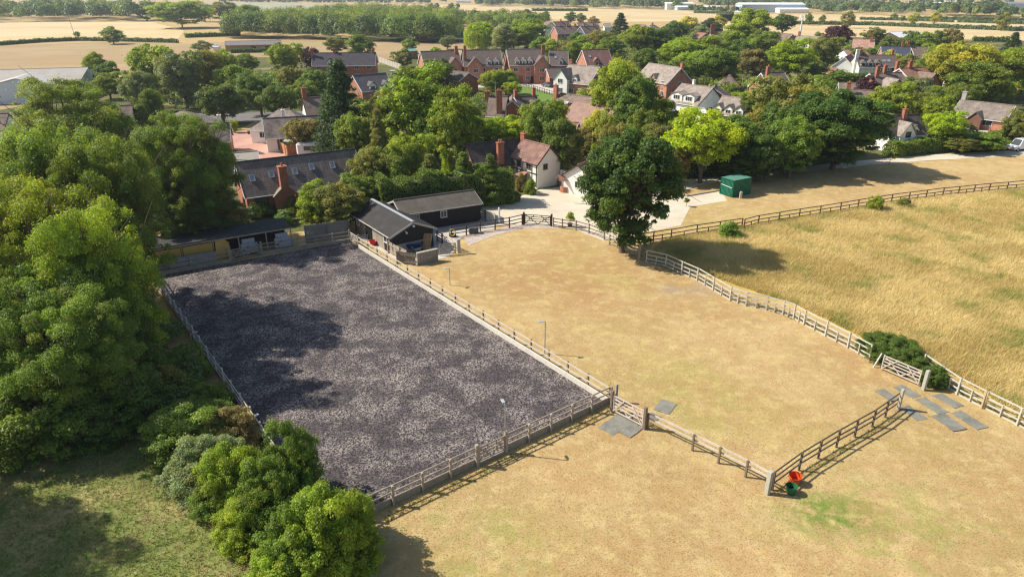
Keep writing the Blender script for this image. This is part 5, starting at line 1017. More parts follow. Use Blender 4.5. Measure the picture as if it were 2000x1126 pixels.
# wishing well, saplings, pots
o = empty('wishing_well', G(1104, 374), .2, 'brick wishing well with red tiled roof beside the cottage', 'well')
MB().lathe((0, 0, 0), [(.8, 0), (.8, .8), (.6, .8), (.6, .1)], 14).build('well_ring', BRICK2, o); MB().box(-.75, 0, 0, .12, .12, 2.0).box(.75, 0, 0, .12, .12, 2.0).build('post', DARKWOOD, o)
b = MB(); b.poly([(-1.1, -.9, 1.8), (1.1, -.9, 1.8), (1.1, 0, 2.5), (-1.1, 0, 2.5)], .08); b.poly([(-1.1, 0, 2.5), (1.1, 0, 2.5), (1.1, .9, 1.8), (-1.1, .9, 1.8)], .08); b.build('roof', ROOFR, o)
MB().box(0, 0, 2.5, .5, .4, .35).build('bird_box', ROOFG, o)
def sapling(label, c, h, r, col='mid', pot=False):
    p = G(*c); o = empty('sapling', p, 0, label, 'sapling'); MB().tube((0, 0, 0), (0, 0, h*.7), .035, .02, 6).build('trunk', BARK, o)
    rg = np.random.default_rng(int(c[0])); P = rg.normal(0, r*.35, (8, 3))+np.array([0, 0, h*.72]); V, v, t, _ = puffleaves(P, np.full(8, r*.55), 900, .07, rg)
    q = link('crown', fastmesh('sapling_crown', V, 4, v, t, LEAF), o); q.color = GREENS[col]+(1,)
    if pot: MB().lathe((0, 0, 0), [(.25, 0), (.33, .4), (.28, .4), (.2, .1)], 14).build('pot', mat('pot_dark', (.05, .05, .06)), o)
sapling('staked sapling on the drive verge behind the green container', (1507, 340), 2.4, .7); sapling('young tree tucked under the big round tree by the drive', (1736, 322), 2.0, .55, 'dark')
sapling('tiny dark sapling on the gravel left of the container pad', (1340, 403), 1.1, .35, 'dark'); sapling('potted shrub beside the dark five-bar gate', (1113, 442), 1.7, .6, 'bright', True)
o = empty('planter', G(1327, 382), 0, 'grey block planter at the end of the grass strip', 'planter'); MB().box(0, 0, 0, .8, .6, .5).box(0, 0, .5, .7, .5, .06).build('body', CONC, o, bevel=.02)
wall('sleeper_edging', 'timber sleeper edging along the container pad', (1340, 384), (1404, 373), .16, .2, GREYWOOD, cat='edging')
boarded('new orange panel fence beside the pink driveway', (517, 275), (562, 305), 1.8, mat('orange_panel', (.50, .27, .13), .8, .15), .2); boarded('red-brown panel fence at right angles to the orange one', (563, 306), (612, 300), 1.8, mat('rust_panel', (.30, .12, .06), .8, .15), .2)
boarded('long pale concrete-posted fence right of the wide brick house', (737, 120), (783, 137), 2.0, mat('pale_panel', (.55, .50, .42)), .25)
o = empty('garden_shed', G(568, 302), -.2, 'small shed with pale green roof inside the orange fence', 'shed'); MB().box(0, 2.4, 0, 3.2, 2.2, 1.9).build('wall', TANW, o)
b = MB(); b.poly([(-1.8, 1.1, 1.95), (1.8, 1.1, 1.95), (1.8, 2.4, 2.5), (-1.8, 2.4, 2.5)], .08); b.poly([(-1.8, 2.4, 2.5), (1.8, 2.4, 2.5), (1.8, 3.7, 1.95), (-1.8, 3.7, 1.95)], .08); b.build('roof', mat('pale_green_felt', (.33, .38, .32)), o)
o = empty('caravan', G(610, 309), .1, 'white rounded caravan roof just above the long brick house ridge', 'caravan'); MB().box(0, 1.2, .5, 5.0, 2.2, 2.0).build('body', FRAME, o, bevel=.25); MB().box(0, .08, 1.3, 2.5, .06, .7).build('window', GLASS, o)
for x in (-.6, .6): MB().tube((x, .1, .35), (x, .3, .35), .34, .34, 14).build('wheel', mat('tyre_rubber', (.02, .02, .02)), o)
# vehicles
def car(label, c, yaw, col, L=4.4, W=1.8, H=1.45, cat='car', px=True):
    p = G(*c); o = empty('parked_car', p, yaw, label, cat); l = L/2
    pr = [(-l, .35), (-l, .75), (-l*.93, .9), (-l*.55, .95), (-l*.28, H), (l*.42, H), (l*.72, .98), (l*.98, .88), (l, .4)]
    def ext(pr, W0, W1, zmid=.92):
        m = MB(); k = len(pr); vs = []
        for s in (-1, 1):
            for x, z in pr: vs.append((x, s*(W0 if z < zmid+.05 else W1)/2, z))
        m.add(vs, [tuple(range(k)), tuple(range(2*k-1, k-1, -1))]+[(i, k+i, k+(i+1) % k, (i+1) % k) for i in range(k)]); return m
    pm = mat('paint_'+label[:12].replace(' ', '_'), col, .25, .04, spec=.6)
    ext(pr, W, W*.8).build('body', pm, o, bevel=.05)
    g = MB()
    for s in (-1, 1):
        vs = [(-l*.5, s*W*.455, .97), (-l*.27, s*(W*.4+.012), H-.08), (l*.40, s*(W*.4+.012), H-.08), (l*.66, s*W*.455, .97)]; g.add(vs, [(0, 1, 2, 3)])
    g.build('side_window', GLASS, o)
    g = MB(); g.add([(-l*.55-.02, -W*.42, .97), (-l*.55-.02, W*.42, .97), (-l*.29-.02, W*.36, H-.05), (-l*.29-.02, -W*.36, H-.05)], [(3, 2, 1, 0)]); g.build('windscreen', GLASS, o)
    g = MB(); g.add([(l*.72+.02, -W*.42, .99), (l*.72+.02, W*.42, .99), (l*.44+.02, W*.36, H-.05), (l*.44+.02, -W*.36, H-.05)], [(0, 1, 2, 3)]); g.build('rear_window', GLASS, o)
    for x in (-l*.62, l*.62):
        for s in (-1, 1): wh = MB().tube((x, s*(W/2-.18), .33), (x, s*(W/2+.02), .33), .33, .33, 16).build('wheel', mat('tyre_rubber', (.02, .02, .02)), o); MB().tube((x, s*(W/2+.021), .33), (x, s*(W/2+.03), .33), .19, .19, 12).build('hub', METAL, wh)
    for s in (-1, 1): MB().box(-l-.01, s*W*.34, .62, .05, .3, .14).build('headlight', FRAME, o)
    return o
car('silver car parked left of the dark one in the close', (1057, 163), .2, (.30, .32, .34)); car('dark grey car parked nearest the lawn in the close', (1070, 170), -1.0, (.06, .07, .08))
car('bright yellow sports car outside the brick bungalow', (1917, 248), 2.9, (.75, .55, .01), 4.5, 1.9, 1.25); car('white car behind the yellow one', (1893, 243), 2.9, (.7, .7, .7))
car('white van at the end of the gravel drive by the right edge', (1990, 293), .3, (.7, .72, .75), 4.8, 1.9, 2.0, 'van'); car('blue car glimpsed under the left trees', (270, 217), .1, (.06, .09, .15)); car('silver-blue car by the field stable', (421, 94), .2, (.4, .45, .5))
car('dark car on the village road behind the white gabled pair', (1632, 170), .1, (.04, .05, .06))
# poles and wires
def pole(label, base, top, wood=None, arm=True, r=.13, name='telegraph_pole', hmax=None, lean=0):
    p = G(*base); h = hgt(base[0], base[1], top); o = empty(name, p, 0, label, 'pole'); MB().tube((0, 0, -.2), (lean, 0, h), r, r*.7, 8).build('pole', wood or BROWNW, o)
    if arm: MB().beam((lean-.8, 0, h-.3), (lean+.8, 0, h-.3), .1, .1).build('crossarm', wood or BROWNW, o)
    return p+up*(h-.25)+Vector((lean, 0, 0))
w1 = pole('brown telegraph pole among trees left of the timbered cottage ridge', (848, 300), 233); pole('telegraph pole in front of the white timbered village cottage', (970, 238), 183, arm=False); pole('pole behind the two pale green garden trees', (968, 196), 160, GREYWOOD)
pole('tall pale pole behind the hipped bungalow', (517, 222), 162, mat('pole_pale', (.45, .42, .36)), False, .16); pole('telegraph pole standing in the hedge of the straw field', (149, 78), 30, lean=-1.5); pole('left one of the twin poles by the low grey bungalow', (1447, 186), 146, GREYWOOD); pole('right one of the twin poles by the low grey bungalow', (1458, 188), 147, GREYWOOD)
pole('pole left of the long white cottage', (1618, 128), 101, GREYWOOD, False); pole('short pole before the brown tiled row', (1791, 118), 96, GREYWOOD, False); pole('pole at the left edge by the white house', (18, 300), 226, GREYWOOD); pole('slim pole beside the three-dormer white cottage', (1743, 144), 121, GREYWOOD, False)
p = G(1560, 84); h = hgt(1560, 84, 28); o = empty('phone_mast', p, 0, 'slim white phone mast rising above the far straw fields', 'mast'); MB().tube((0, 0, 0), (0, 0, h*.93), .5, .3, 10).build('pole', FRAME, o)
b = MB()
for k in range(3): a = k*2.09; b.box(math.cos(a)*1.2, math.sin(a)*1.2, h*.88, .5, .3, h*.11, a)
b.build('antenna', FRAME, o)
def wire(label, a, b, sag=1.0):
    o = empty('power_line', a, 0, label, 'wire'); m = MB(); P = [a.lerp(b, k/10)-up*sag*4*(k/10)*(1-k/10) for k in range(11)]
    for q, r_ in zip(P[:-1], P[1:]): m.tube(q, r_, .02, .02, 5, False)
    m.build('cable', mat('cable', (.25, .25, .25)), o, world=True)
wire('upper cable sagging left from the brown telegraph pole', w1+Vector((.6, 0, 0)), G(750, 223, 8.5)); wire('lower cable sagging left from the brown telegraph pole', w1+Vector((-.6, 0, -.3)), G(760, 230, 8))
wire('cable from the brown telegraph pole to the timbered cottage', w1, G(985, 275, 5.6), .6)
fence('estate_fence', 'thin dark metal fence along the kerb of the close', [(1010, 163), (1045, 177), (1088, 190)], 1.2, [1.2, .6], 1.5, TIMB, px=True)
fence('end_fence', 'little weathered fence and post at the end of the long hedge', [(1938, 296), (1948, 296), (1960, 293)], 1.3, [1.25, .8, .4], 1.6, mat('silvered_gate', (.52, .45, .38)))

car('white box van standing by the pale fence behind the slate house', (767, 153), .2, (.75, .75, .76), 5.2, 2.0, 2.4, 'van')
o = empty('oil_tank', G(1955, 240), .2, 'dark green oil tank outside the brick bungalow', 'tank'); MB().tube((-.8, 0, .7), (.8, 0, .7), .6, .6, 14).box(-.5, 0, 0, .15, .9, .3).box(.5, 0, 0, .15, .9, .3).build('tank', GRN, o)
for c, lb in (((486, 262), 'left of two dark pots on the pink driveway'), ((494, 267), 'right of two dark pots on the pink driveway')):
    o = empty('plant_pot', G(*c), 0, lb, 'pot'); MB().lathe((0, 0, 0), [(.2, 0), (.3, .5), (.25, .5), (.15, .1)], 12).build('pot', mat('pot_dark', (.05, .05, .06)), o)
b = MB(); p = G(700, 482)
for k in range(5): b.tube(p+Vector((-1.2, .5, .2+.22*k)), p+Vector((.9, .9, .2+.22*k)), .02, .02, 6)
for k in range(3): b.tube(p+Vector((-1.2+1.05*k, .5+.2*k, 0)), p+Vector((-1.2+1.05*k, .5+.2*k, 1.15)), .025, .025, 6)
b.build('bars', METAL, empty('metal_hurdle', p, 0, 'shaded galvanised hurdle between the boarded fence and the black stable', 'gate'), world=True)
# ------------------------------------------------------------------ trees, shrubs and hedges
def T(rows, **k):
    for r in rows: tree(*r, **k)
T([  # left foreground
 (125, 156, 15.5, 232, 'a', 'mid', 'broad leafy tree standing in front of the white gabled hall'),
 (60, 248, 16, 260, 'a', 'mid', 'tall airy tree at the left edge below the white edge house'),
 (158, 270, 15.5, 235, 'a', 'mid', 'airy tree with open branches between two bigger ones on the left'),
 (345, 226, 14, 185, 'a', 'mid', 'rounded tree hiding the left end of the long brick house'),
 (10, 356, 14, 290, 'a', 'bright', 'yellow-tinged tree at the left edge halfway down'),
 (140, 404, 13, 235, 'a', 'bright', 'tall bright-topped tree nearest the left side of the arena'),
 (345, 345, 8, 175, 'a', 'dark', 'dark tree shading the yellow-panelled shelter'),
 (10, 530, 10, 280, 'a', 'mid', 'large leafy tree at the left edge level with the arena'),
 (200, 505, 9.5, 130, 'a', 'dark', 'dark tree leaning over the upper left of the arena'),
 (100, 585, 9, 250, 'a', 'mid', 'dense dark tree in the middle of the left thicket'),
 (-531, 601, 13, 390, 'a', 'mid', 'tree standing just outside the left edge whose shadow dapples the rough lawn'),
 (-690, 700, 12, 400, 'a', 'mid', 'second tree outside the left edge shading the bottom of the lawn'),
 (430, 385, 5, 80, 'b', 'brown', 'thin brownish small tree before the brick gable of the long house'),
])
T([
 (240, 640, 5.5, 120, 'k', 'dark', 'dark bush pressing on the left arena fence'),
 (190, 710, 4.5, 230, 'k', 'dark', 'wide dark bush at the foot of the left thicket'),
 (50, 720, 5, 250, 'k', 'mid', 'leafy bush at the left edge above the rough lawn'),
 (345, 690, 2.4, 100, 'k', 'mid', 'low dark bush squeezed against the left arena fence'),
 (398, 752, 1.9, 100, 'k', 'mid', 'low green bramble filling the gap beside the left arena fence'),
 (300, 715, 3.0, 120, 'k', 'olive', 'brownish bush just above the foreground brambles'),
 (372, 790, 3.0, 180, 'k', 'mid', 'pale bramble mound at the upper end of the foreground shrubs'),
 (432, 806, 2.6, 120, 'k', 'brown', 'reddish-tinged bramble against the lower left arena fence'),
 (385, 865, 2.8, 160, 'k', 'grey', 'pale bramble mound between the upper mound and the yellow-green shrub'),
 (448, 865, 3.8, 135, 'k', 'bright', 'bright yellow-green shrub in the foreground'),
 (420, 920, 2.4, 110, 'k', 'mid', 'low green bramble at the outer foot of the yellow-green shrub'),
 (470, 985, 2.4, 120, 'k', 'bright', 'low bright shrub at the outer foot of the pointed shrub'),
 (545, 832, 4.9, 130, 'k', 'mid', 'pointed deep green shrub standing against the arena corner'),
 (505, 905, 3.8, 140, 'k', 'mid', 'deep green shrub below the pointed one'),
 (640, 952, 4.4, 185, 'k', 'bright', 'big sunlit shrub nearest the camera at the bottom'),
 (570, 990, 3.6, 150, 'k', 'mid', 'shrub left of the biggest foreground one'),
 (560, 1060, 2.6, 150, 'k', 'bright', 'low shrub cut by the bottom edge left of the biggest one'),
], sy=1.0)
T([  # centre and right, near
 (1230, 258, 492, 190, 'o', 'deep', 'big dark oak standing between paddock and gravel yard'),
 (1383, 212, 357, 136, 'm', 'lime', 'bright yellow-green round-headed tree on a bare trunk by the drive'),
 (1655, 180, 330, 184, 'o', 'deep', 'large dark spreading tree beside the gravel drive'),
 (656, 120, 15.5, 118, 'c', 'con', 'tall broad dark conifer left of centre'),
 (808, 130, 15, 150, 'b', 'bright', 'large light green tree behind the telegraph pole'),
 (888, 172, 13, 105, 'b', 'bright', 'bright green tree directly left of the timbered village cottage'),
 (745, 178, 11, 70, 'b', 'olive', 'olive tree between the conifer and the large light green tree'),
 (735, 215, 10, 60, 'c', 'olive', 'thin drooping greyish conifer right of the tall dark one'),
 (690, 222, 9, 75, 'b', 'mid', 'green tree at the foot of the tall dark conifer'),
 (590, 232, 6, 70, 'b', 'brown', 'russet bush before the white bungalow wall'),
 (850, 215, 9, 80, 'b', 'mid', 'dull green tree behind the telegraph pole foot'),
 (715, 292, 7, 75, 'b', 'olive', 'loose birch-like tree at the right end of the long brick house'),
 (800, 262, 8, 90, 'b', 'bright', 'bright bushy tree left of the brick cottage'),
 (755, 288, 7, 70, 'b', 'mid', 'leafy tree above the black stables'),
 (872, 280, 5, 26, 'c', 'lime', 'small bright green clipped conifer by the brick cottage gable'),
 (618, 358, 5.5, 78, 'b', 'bright', 'yellow-green bush in front of the long brick house'),
 (660, 360, 5.5, 90, 'b', 'olive', 'olive bush against the boarded fence'),
 (615, 398, 3, 60, 'b', 'bright', 'low yellow-green bush on the boarded fence'),
 (700, 340, 5, 80, 'b', 'mid', 'bush crowding the left end of the black stables'),
 (775, 312, 5.9, 75, 'c', 'mid', 'feathery conifer behind the first black stable'),
 (840, 302, 6.5, 75, 'c', 'olive', 'feathery conifer behind the long black stable'),
 (905, 298, 6.7, 70, 'c', 'mid', 'conifer tip before the brick cottage chimney'),
 (957, 302, 6.6, 62, 'c', 'mid', 'conifer tip hiding the foot of the timbered cottage'),
 (450, 400, 3.0, 50, 'b', 'brown', 'bare twiggy shrub left of the brick house window'),
 (935, 232, 6, 80, 'b', 'bright', 'bright shrubbery behind the brick cottage roof'),
 (990, 228, 6.5, 90, 'b', 'lime', 'yellow-green garden tree behind the cottage chimney'),
 (1035, 232, 6, 70, 'b', 'gold', 'golden garden tree above the white cottage gable'),
 (1060, 195, 10, 85, 'b', 'mid', 'dark leafy tree right of the village cottages'),
 (1088, 198, 8, 46, 'b', 'gold', 'small golden tree before the long tiled roof'),
 (1100, 232, 9, 80, 'b', 'dark', 'dark garden tree beside the cottage rear wing'),
 (1118, 265, 7, 50, 'c', 'olive', 'conical olive tree right of the white cottage gable'),
 (1150, 240, 7, 70, 'b', 'brown', 'brown-tinged tree behind the big oak'),
 (1170, 215, 9, 60, 'b', 'yellow', 'yellow acacia-like tree right of the broad pinkish barn'),
 (1160, 282, 6, 40, 'c', 'lime', 'lime conifer peeping left of the big oak'),
 (1205, 240, 9, 70, 'b', 'olive', 'olive tree directly behind the top of the oak'),
 (1215, 118, 14, 115, 'b', 'bright', 'tall green tree left of the sagging brown roof'),
 (1245, 148, 12.5, 95, 'b', 'dark', 'dark round tree in front of the tall green one'),
 (1285, 180, 10, 90, 'b', 'bright', 'soft light green tree above the oak'),
 (1258, 215, 8, 70, 'b', 'mid', 'small green tree touching the oak top'),
 (1300, 240, 7, 80, 'b', 'olive', 'dull tree between the oak and the bright round-headed tree'),
 (1318, 292, 5, 70, 'b', 'brown', 'dead-looking brown bush left of the bright tree trunk'),
 (1335, 225, 7, 60, 'b', 'mid', 'green tree behind the left side of the bright tree'),
 (1440, 228, 9, 85, 'b', 'dark', 'dark tree right of the bright round-headed tree'),
 (1480, 215, 9, 90, 'b', 'olive', 'olive tree below the three-gable cottage'),
 (1500, 262, 7, 80, 'b', 'dark', 'dark bush above the drive hedge'),
 (1545, 150, 13, 150, 'b', 'olive', 'very broad olive tree in the middle of the right village'),
 (1560, 230, 9, 90, 'b', 'mid', 'tree between the broad olive one and the big dark one'),
 (1520, 205, 10, 90, 'b', 'dark', 'shadowy tree left of the broad olive one'),
 (1600, 195, 9, 80, 'b', 'mid', 'green crown behind the big dark tree'),
 (1455, 300, 4, 90, 'b', 'dark', 'dark bush on the drive hedge above the container'),
 (1540, 290, 4, 80, 'b', 'dark', 'dark bush on the drive hedge right of the sapling'),
 (1745, 160, 9.5, 88, 'b', 'bright', 'round bright green tree in front of the village road'),
 (1700, 150, 8, 50, 'b', 'purple', 'plum-coloured shrub before the white gabled pair'),
 (1840, 188, 7.5, 60, 'b', 'bright', 'yellow-green tree right of the thatch cottage'),
 (1856, 218, 6.5, 76, 'b', 'lime', 'yellow-green garden tree left of the brick bungalow'),
 (1800, 178, 6, 60, 'b', 'olive', 'olive shrub behind the yellow-green garden trees'),
 (1790, 150, 6.5, 62, 'b', 'grey', 'flat-topped grey-green pine with bare trunk'),
 (1900, 84, 13, 130, 'b', 'gold', 'large golden-green chestnut in the right village'),
 (1925, 122, 10.8, 105, 'b', 'mid', 'green tree in front of the golden chestnut'),
 (1985, 95, 12, 110, 'b', 'bright', 'bright green tree at the right edge behind the bungalow'),
 (1998, 215, 6.5, 50, 'b', 'olive', 'olive tree at the right edge beside the brick bungalow'),
 (1985, 64, 11, 46, 'c', 'con', 'dark conifer near the right edge by the straw fields'),
 (1850, 92, 12, 80, 'b', 'mid', 'green tree between the timbered gable and the golden chestnut'),
 (1825, 108, 6, 30, 'c', 'yellow', 'orange-yellow narrow conifer by the timbered gable'),
 (1835, 168, 5, 60, 'b', 'mid', 'bushes along the village road right of the pine'),
 (1930, 262, 3, 80, 'b', 'mid', 'garden bush below the yellow car'),
 (1885, 266, 3, 60, 'b', 'olive', 'garden bush left of the yellow car'),
])
T([  # behind the left houses
 (300, 88, 13, 95, 'b', 'bright', 'sunlit tree left in the clump beyond the white shed'),
 (345, 100, 13, 90, 'b', 'grey', 'grey-green tree with pale trunk in the clump beyond the white shed'),
 (390, 100, 12, 90, 'b', 'olive', 'russet-topped tree in the clump behind the lane'),
 (262, 140, 9, 60, 'b', 'grey', 'grey-green tree at the left end of the lane clump'),
 (430, 98, 10, 60, 'b', 'bright', 'light green tree behind the lane clump'),
 (455, 128, 9.5, 80, 'b', 'mid', 'green tree above the dark lane'),
 (500, 145, 9, 80, 'b', 'dark', 'dark tree right of the dark lane'),
 (425, 165, 8, 80, 'b', 'dark', 'dark low tree along the back of the lane'),
 (285, 175, 9, 50, 'b', 'dark', 'ivy-dark tree beside the small pyramid roof'),
 (270, 205, 7, 70, 'c', 'mid', 'fir with spreading branches right of the white shed'),
 (178, 102, 9, 44, 'b', 'bright', 'sharp-topped bright tree behind the white gabled hall'),
 (200, 120, 8, 50, 'b', 'mid', 'green tree right of the hall roof'),
 (205, 142, 6, 60, 'b', 'bright', 'low bright tree by the end of the hall'),
 (455, 235, 2.4, 18, 'b', 'lime', 'little yellow shrub on the driveway lawn'),
 (556, 84, 11, 66, 'b', 'bright', 'bright upright tree left of the wide brick house'),
 (607, 93, 9, 40, 'b', 'purple', 'purple-leaved tree behind the wide brick house'),
 (565, 130, 8, 50, 'b', 'olive', 'yellowish tree below the bright upright one'),
 (612, 135, 8.5, 60, 'b', 'mid', 'green tree before the wide brick house gable'),
 (540, 165, 8, 70, 'b', 'dark', 'dark tree behind the hipped bungalow'),
 (590, 160, 7, 60, 'b', 'mid', 'bushy tree left of the conifer top'),
 (480, 105, 7, 40, 'b', 'mid', 'small green tree beside the field stables'),
 (655, 72, 7, 44, 'b', 'olive', 'thin sprawling tree at the field edge left of centre'),
 (701, 68, 9, 56, 'f', 'mid', 'round bluish-green tree behind the wide brick house roof'),
 (785, 95, 5.5, 42, 'f', 'olive', 'round brown-green tree right of the pale fence'),
 (799, 76, 5.5, 32, 'f', 'mid', 'small round tree beyond the green roofed shed'),
 (873, 70, 6, 30, 'f', 'grey', 'slender grey tree in the field left of the willow'),
 (850, 92, 3, 22, 'f', 'lime', 'little yellow-green tree behind the leftmost tall brick house'),
 (855, 116, 9, 56, 'b', 'dark', 'dark round tree in front of the leftmost tall brick houses'),
 (937, 44, 12, 62, 'w', 'lime', 'large bright weeping willow beyond the brick row'),
 (985, 47, 13, 48, 't', 'grey', 'grey-green poplar-like tree right of the willow'),
 (1030, 38, 13, 70, 'b', 'bright', 'tall bright tree behind the three-dormer brick house'),
 (1003, 55, 10, 50, 'b', 'olive', 'olive tree between willow and tall bright tree'),
 (960, 138, 6.5, 46, 'b', 'bright', 'first of two pale green garden trees by the close'),
 (988, 136, 6.5, 46, 'b', 'bright', 'second of two pale green garden trees by the close'),
 (1000, 160, 4, 36, 'b', 'lime', 'sulphur yellow shrub beside the pale garden trees'),
 (1118, 82, 9.5, 42, 'b', 'mid', 'dark green tree between the two right-hand brick houses'),
 (1178, 96, 8, 34, 'b', 'olive', 'wispy tree before the rightmost brick house'),
])
T([  # the village trees further off
 (1213, 26, 14, 44, 'c', 'con', 'tall dark cypress clump above the far terrace'),
 (1055, 72, 6, 40, 'f', 'mid', 'garden tree below the far terrace left end'),
 (1080, 76, 6, 44, 'f', 'bright', 'yellowish garden tree below the far terrace'),
 (1105, 82, 5, 40, 'f', 'brown', 'tawny garden tree behind the brick row'),
 (1125, 62, 6, 30, 'f', 'dark', 'dark tree masking the middle of the far terrace'),
 (1140, 70, 7, 50, 'f', 'bright', 'light green tree right of the far terrace gardens'),
 (1170, 60, 9.5, 60, 'b', 'olive', 'olive tree left of the dark cypress foot'),
 (1155, 85, 7, 50, 'f', 'bright', 'bright garden tree behind the rightmost brick house'),
 (1195, 72, 9, 50, 'b', 'mid', 'green tree at the foot of the cypress clump'),
 (1250, 50, 11, 70, 'b', 'bright', 'bright tree right of the cypress clump'),
 (1285, 54, 10, 66, 'b', 'mid', 'round green tree in the middle upper village'),
 (1265, 95, 8, 60, 'b', 'dark', 'dark ivy-green tree left of the sagging brown roof'),
 (1320, 42, 10, 52, 'b', 'dark', 'dark conifer-like crown above the middle village'),
 (1348, 32, 9.5, 40, 'f', 'yellow', 'pale yellow-green tree at the stubble field edge'),
 (1388, 36, 9, 44, 'f', 'con', 'dark dense tree behind the brick stack'),
 (1405, 30, 8, 34, 'f', 'yellow', 'golden tree at the stubble field edge'),
 (1372, 48, 6, 36, 'f', 'grey', 'grey-green tree left of the brick stack'),
 (1330, 75, 9, 80, 'b', 'bright', 'light green tree below the middle village crowns'),
 (1370, 70, 9.5, 80, 'b', 'bright', 'bright crown below the brick stack'),
 (1400, 92, 10.5, 85, 'b', 'mid', 'mottled green tree above the low grey bungalow'),
 (1355, 100, 9, 70, 'b', 'bright', 'fresh green tree right of the sagging brown roof'),
 (1330, 118, 8, 50, 'b', 'mid', 'green tree touching the sagging brown roof'),
 (1440, 78, 9, 70, 'b', 'dark', 'very dark tree group left of the orange brick house'),
 (1435, 68, 8, 50, 'c', 'grey', 'blue-grey cedar right of the brick stack'),
 (1472, 17, 15, 80, 'b', 'bright', 'tallest bright tree breaking the far stubble field'),
 (1450, 45, 11, 70, 'b', 'bright', 'bright lower crown left of the tallest tree'),
 (1495, 60, 10, 60, 'b', 'mid', 'green crown right below the tallest bright tree'),
 (1475, 96, 9, 60, 'b', 'brown', 'bronze tree above the orange brick house'),
 (1420, 125, 6, 50, 'f', 'olive', 'hedge tree behind the low grey bungalow'),
 (1430, 163, 4, 34, 'f', 'mid', 'small tree by the twin poles'),
 (1460, 178, 3.5, 60, 'f', 'bright', 'bright bush at the foot of the orange brick house'),
 (1478, 180, 7, 60, 'b', 'mid', 'green tree right of the three-gable cottage'),
 (1548, 76, 11, 92, 'b', 'lime', 'broad yellow-green tree left of the long white cottage'),
 (1533, 28, 10, 48, 'b', 'dark', 'dark tree beside the phone mast'),
 (1618, 72, 10.5, 62, 'b', 'olive', 'olive green tree left of the dark red tree'),
 (1642, 50, 11.5, 52, 'b', 'purple', 'dark red copper beech in the right village'),
 (1600, 62, 4, 16, 'f', 'bright', 'tiny round tree at the near edge of the straw fields'),
 (1712, 54, 9, 44, 'f', 'olive', 'olive tree left of the white barn roof'),
 (1742, 70, 7, 40, 'f', 'mid', 'green tree in front of the white barn'),
 (1785, 61, 9, 36, 'f', 'mid', 'left one of the green trees right of the white barn'),
 (1812, 62, 9, 40, 'f', 'bright', 'middle one of the green trees right of the white barn'),
 (1838, 60, 9, 40, 'f', 'mid', 'green tree with grey trunk right of the white barn'),
 (1865, 56, 10, 36, 'f', 'brown', 'bronze tipped tree at the right end of the barn trees'),
 (1820, 85, 7, 50, 'f', 'bright', 'bright tree behind the brown tiled row'),
 (1745, 98, 5, 44, 'f', 'yellow', 'yellowish garden bush under the solar roofed house'),
 (1762, 112, 3.5, 24, 'f', 'grey', 'silvery round bush right of the long white cottage'),
 (1775, 105, 6, 40, 'f', 'olive', 'olive tree right of the silvery bush'),
 (1800, 120, 4, 50, 'f', 'brown', 'rusty garden shrubs behind the brick manor'),
 (1675, 92, 6, 28, 'f', 'dark', 'dark narrow tree above the long white cottage left end'),
 (1708, 93, 5, 34, 'f', 'mid', 'bush above the long white cottage ridge'),
 (1640, 138, 4, 60, 'f', 'mid', 'bushes along the garden wall of the long white cottage'),
 (1680, 142, 3.5, 44, 'f', 'dark', 'dark rounded hedge below the long white cottage'),
 (1598, 125, 5, 40, 'f', 'mid', 'bush at the left end of the red outbuilding'),
 (1760, 170, 5, 60, 'f', 'mid', 'green shrubs along the stone wall in the right village'),
 (1590, 150, 9, 70, 'b', 'mid', 'green tree below the red outbuilding'),
 (1950, 150, 7.8, 75, 'b', 'bright', 'leafy tree right of the golden chestnut foot'),
 (1890, 165, 7, 60, 'b', 'mid', 'bushy tree behind the bungalow chimney'),
 (347, 2, 14, 108, 'b', 'bright', 'great spreading tree on the hedge of the straw field'),
 (215, 52, 6.5, 42, 'f', 'mid', 'round hedgerow tree in the straw field hedge'),
 (149, 62, 3, 13, 'f', 'mid', 'ivy bush round the foot of the field telegraph pole'),
 (280, 4, 12, 50, 'f', 'mid', 'tree at the left shoulder of the great spreading tree'),
 (432, 4, 13, 54, 'b', 'olive', 'yellow-green tree right of the great spreading tree'),
 (478, 10, 12, 54, 'b', 'mid', 'bushy tree at the left end of the middle wood'),
 (395, 8, 11, 44, 'f', 'olive', 'brownish tree behind the great spreading tree'),
 (392, 79, 4, 40, 'f', 'grey', 'silvery willow bush before the field stables'),
 (1660, 21, 12, 26, 'f', 'olive', 'lone field tree in the far hedge right of the mast'),
 (1582, 26, 9, 15, 'f', 'mid', 'first of the small hedge trees beside the mast'), (1608, 29, 7, 14, 'f', 'olive', 'second small hedge tree right of the mast'),
 (1787, 26, 9, 20, 'f', 'yellow', 'yellowish dome in the far field hedge'), (1830, 24, 9, 22, 'f', 'yellow', 'second yellowish dome in the far field hedge'),
 (1748, 26, 6, 14, 'f', 'mid', 'small round tree left of the yellowish domes'), (1764, 31, 5, 10, 'f', 'mid', 'tiny round tree beside the yellowish domes'),
 (1965, 24, 12, 26, 'f', 'olive', 'pale round crown by the far right shed'), (1115, 23, 9, 24, 'f', 'haze', 'hazy round tree beyond the far terrace'), (1135, 26, 8, 22, 'f', 'haze', 'second hazy round tree beyond the far terrace'),
 (1160, 32, 6, 24, 'f', 'brown', 'brownish crown beyond the far terrace right end'), (1065, 22, 9, 20, 'f', 'haze', 'hedge oak in front of the stubble field'), (1030, 18, 9, 22, 'f', 'haze', 'hazy hedge oak left of the far terrace'), (1040, 28, 8, 40, 'f', 'mid', 'dark green crown left of the far white house'),
 (842, 6, 9, 10, 'f', 'haze', 'first of four small oaks between far left fields'), (853, 6, 9, 10, 'f', 'haze', 'second of four small oaks between far left fields'), (881, 6, 9, 14, 'f', 'haze', 'third of four small oaks between far left fields'), (894, 7, 8, 9, 'f', 'haze', 'last of four small oaks between far left fields'),
])
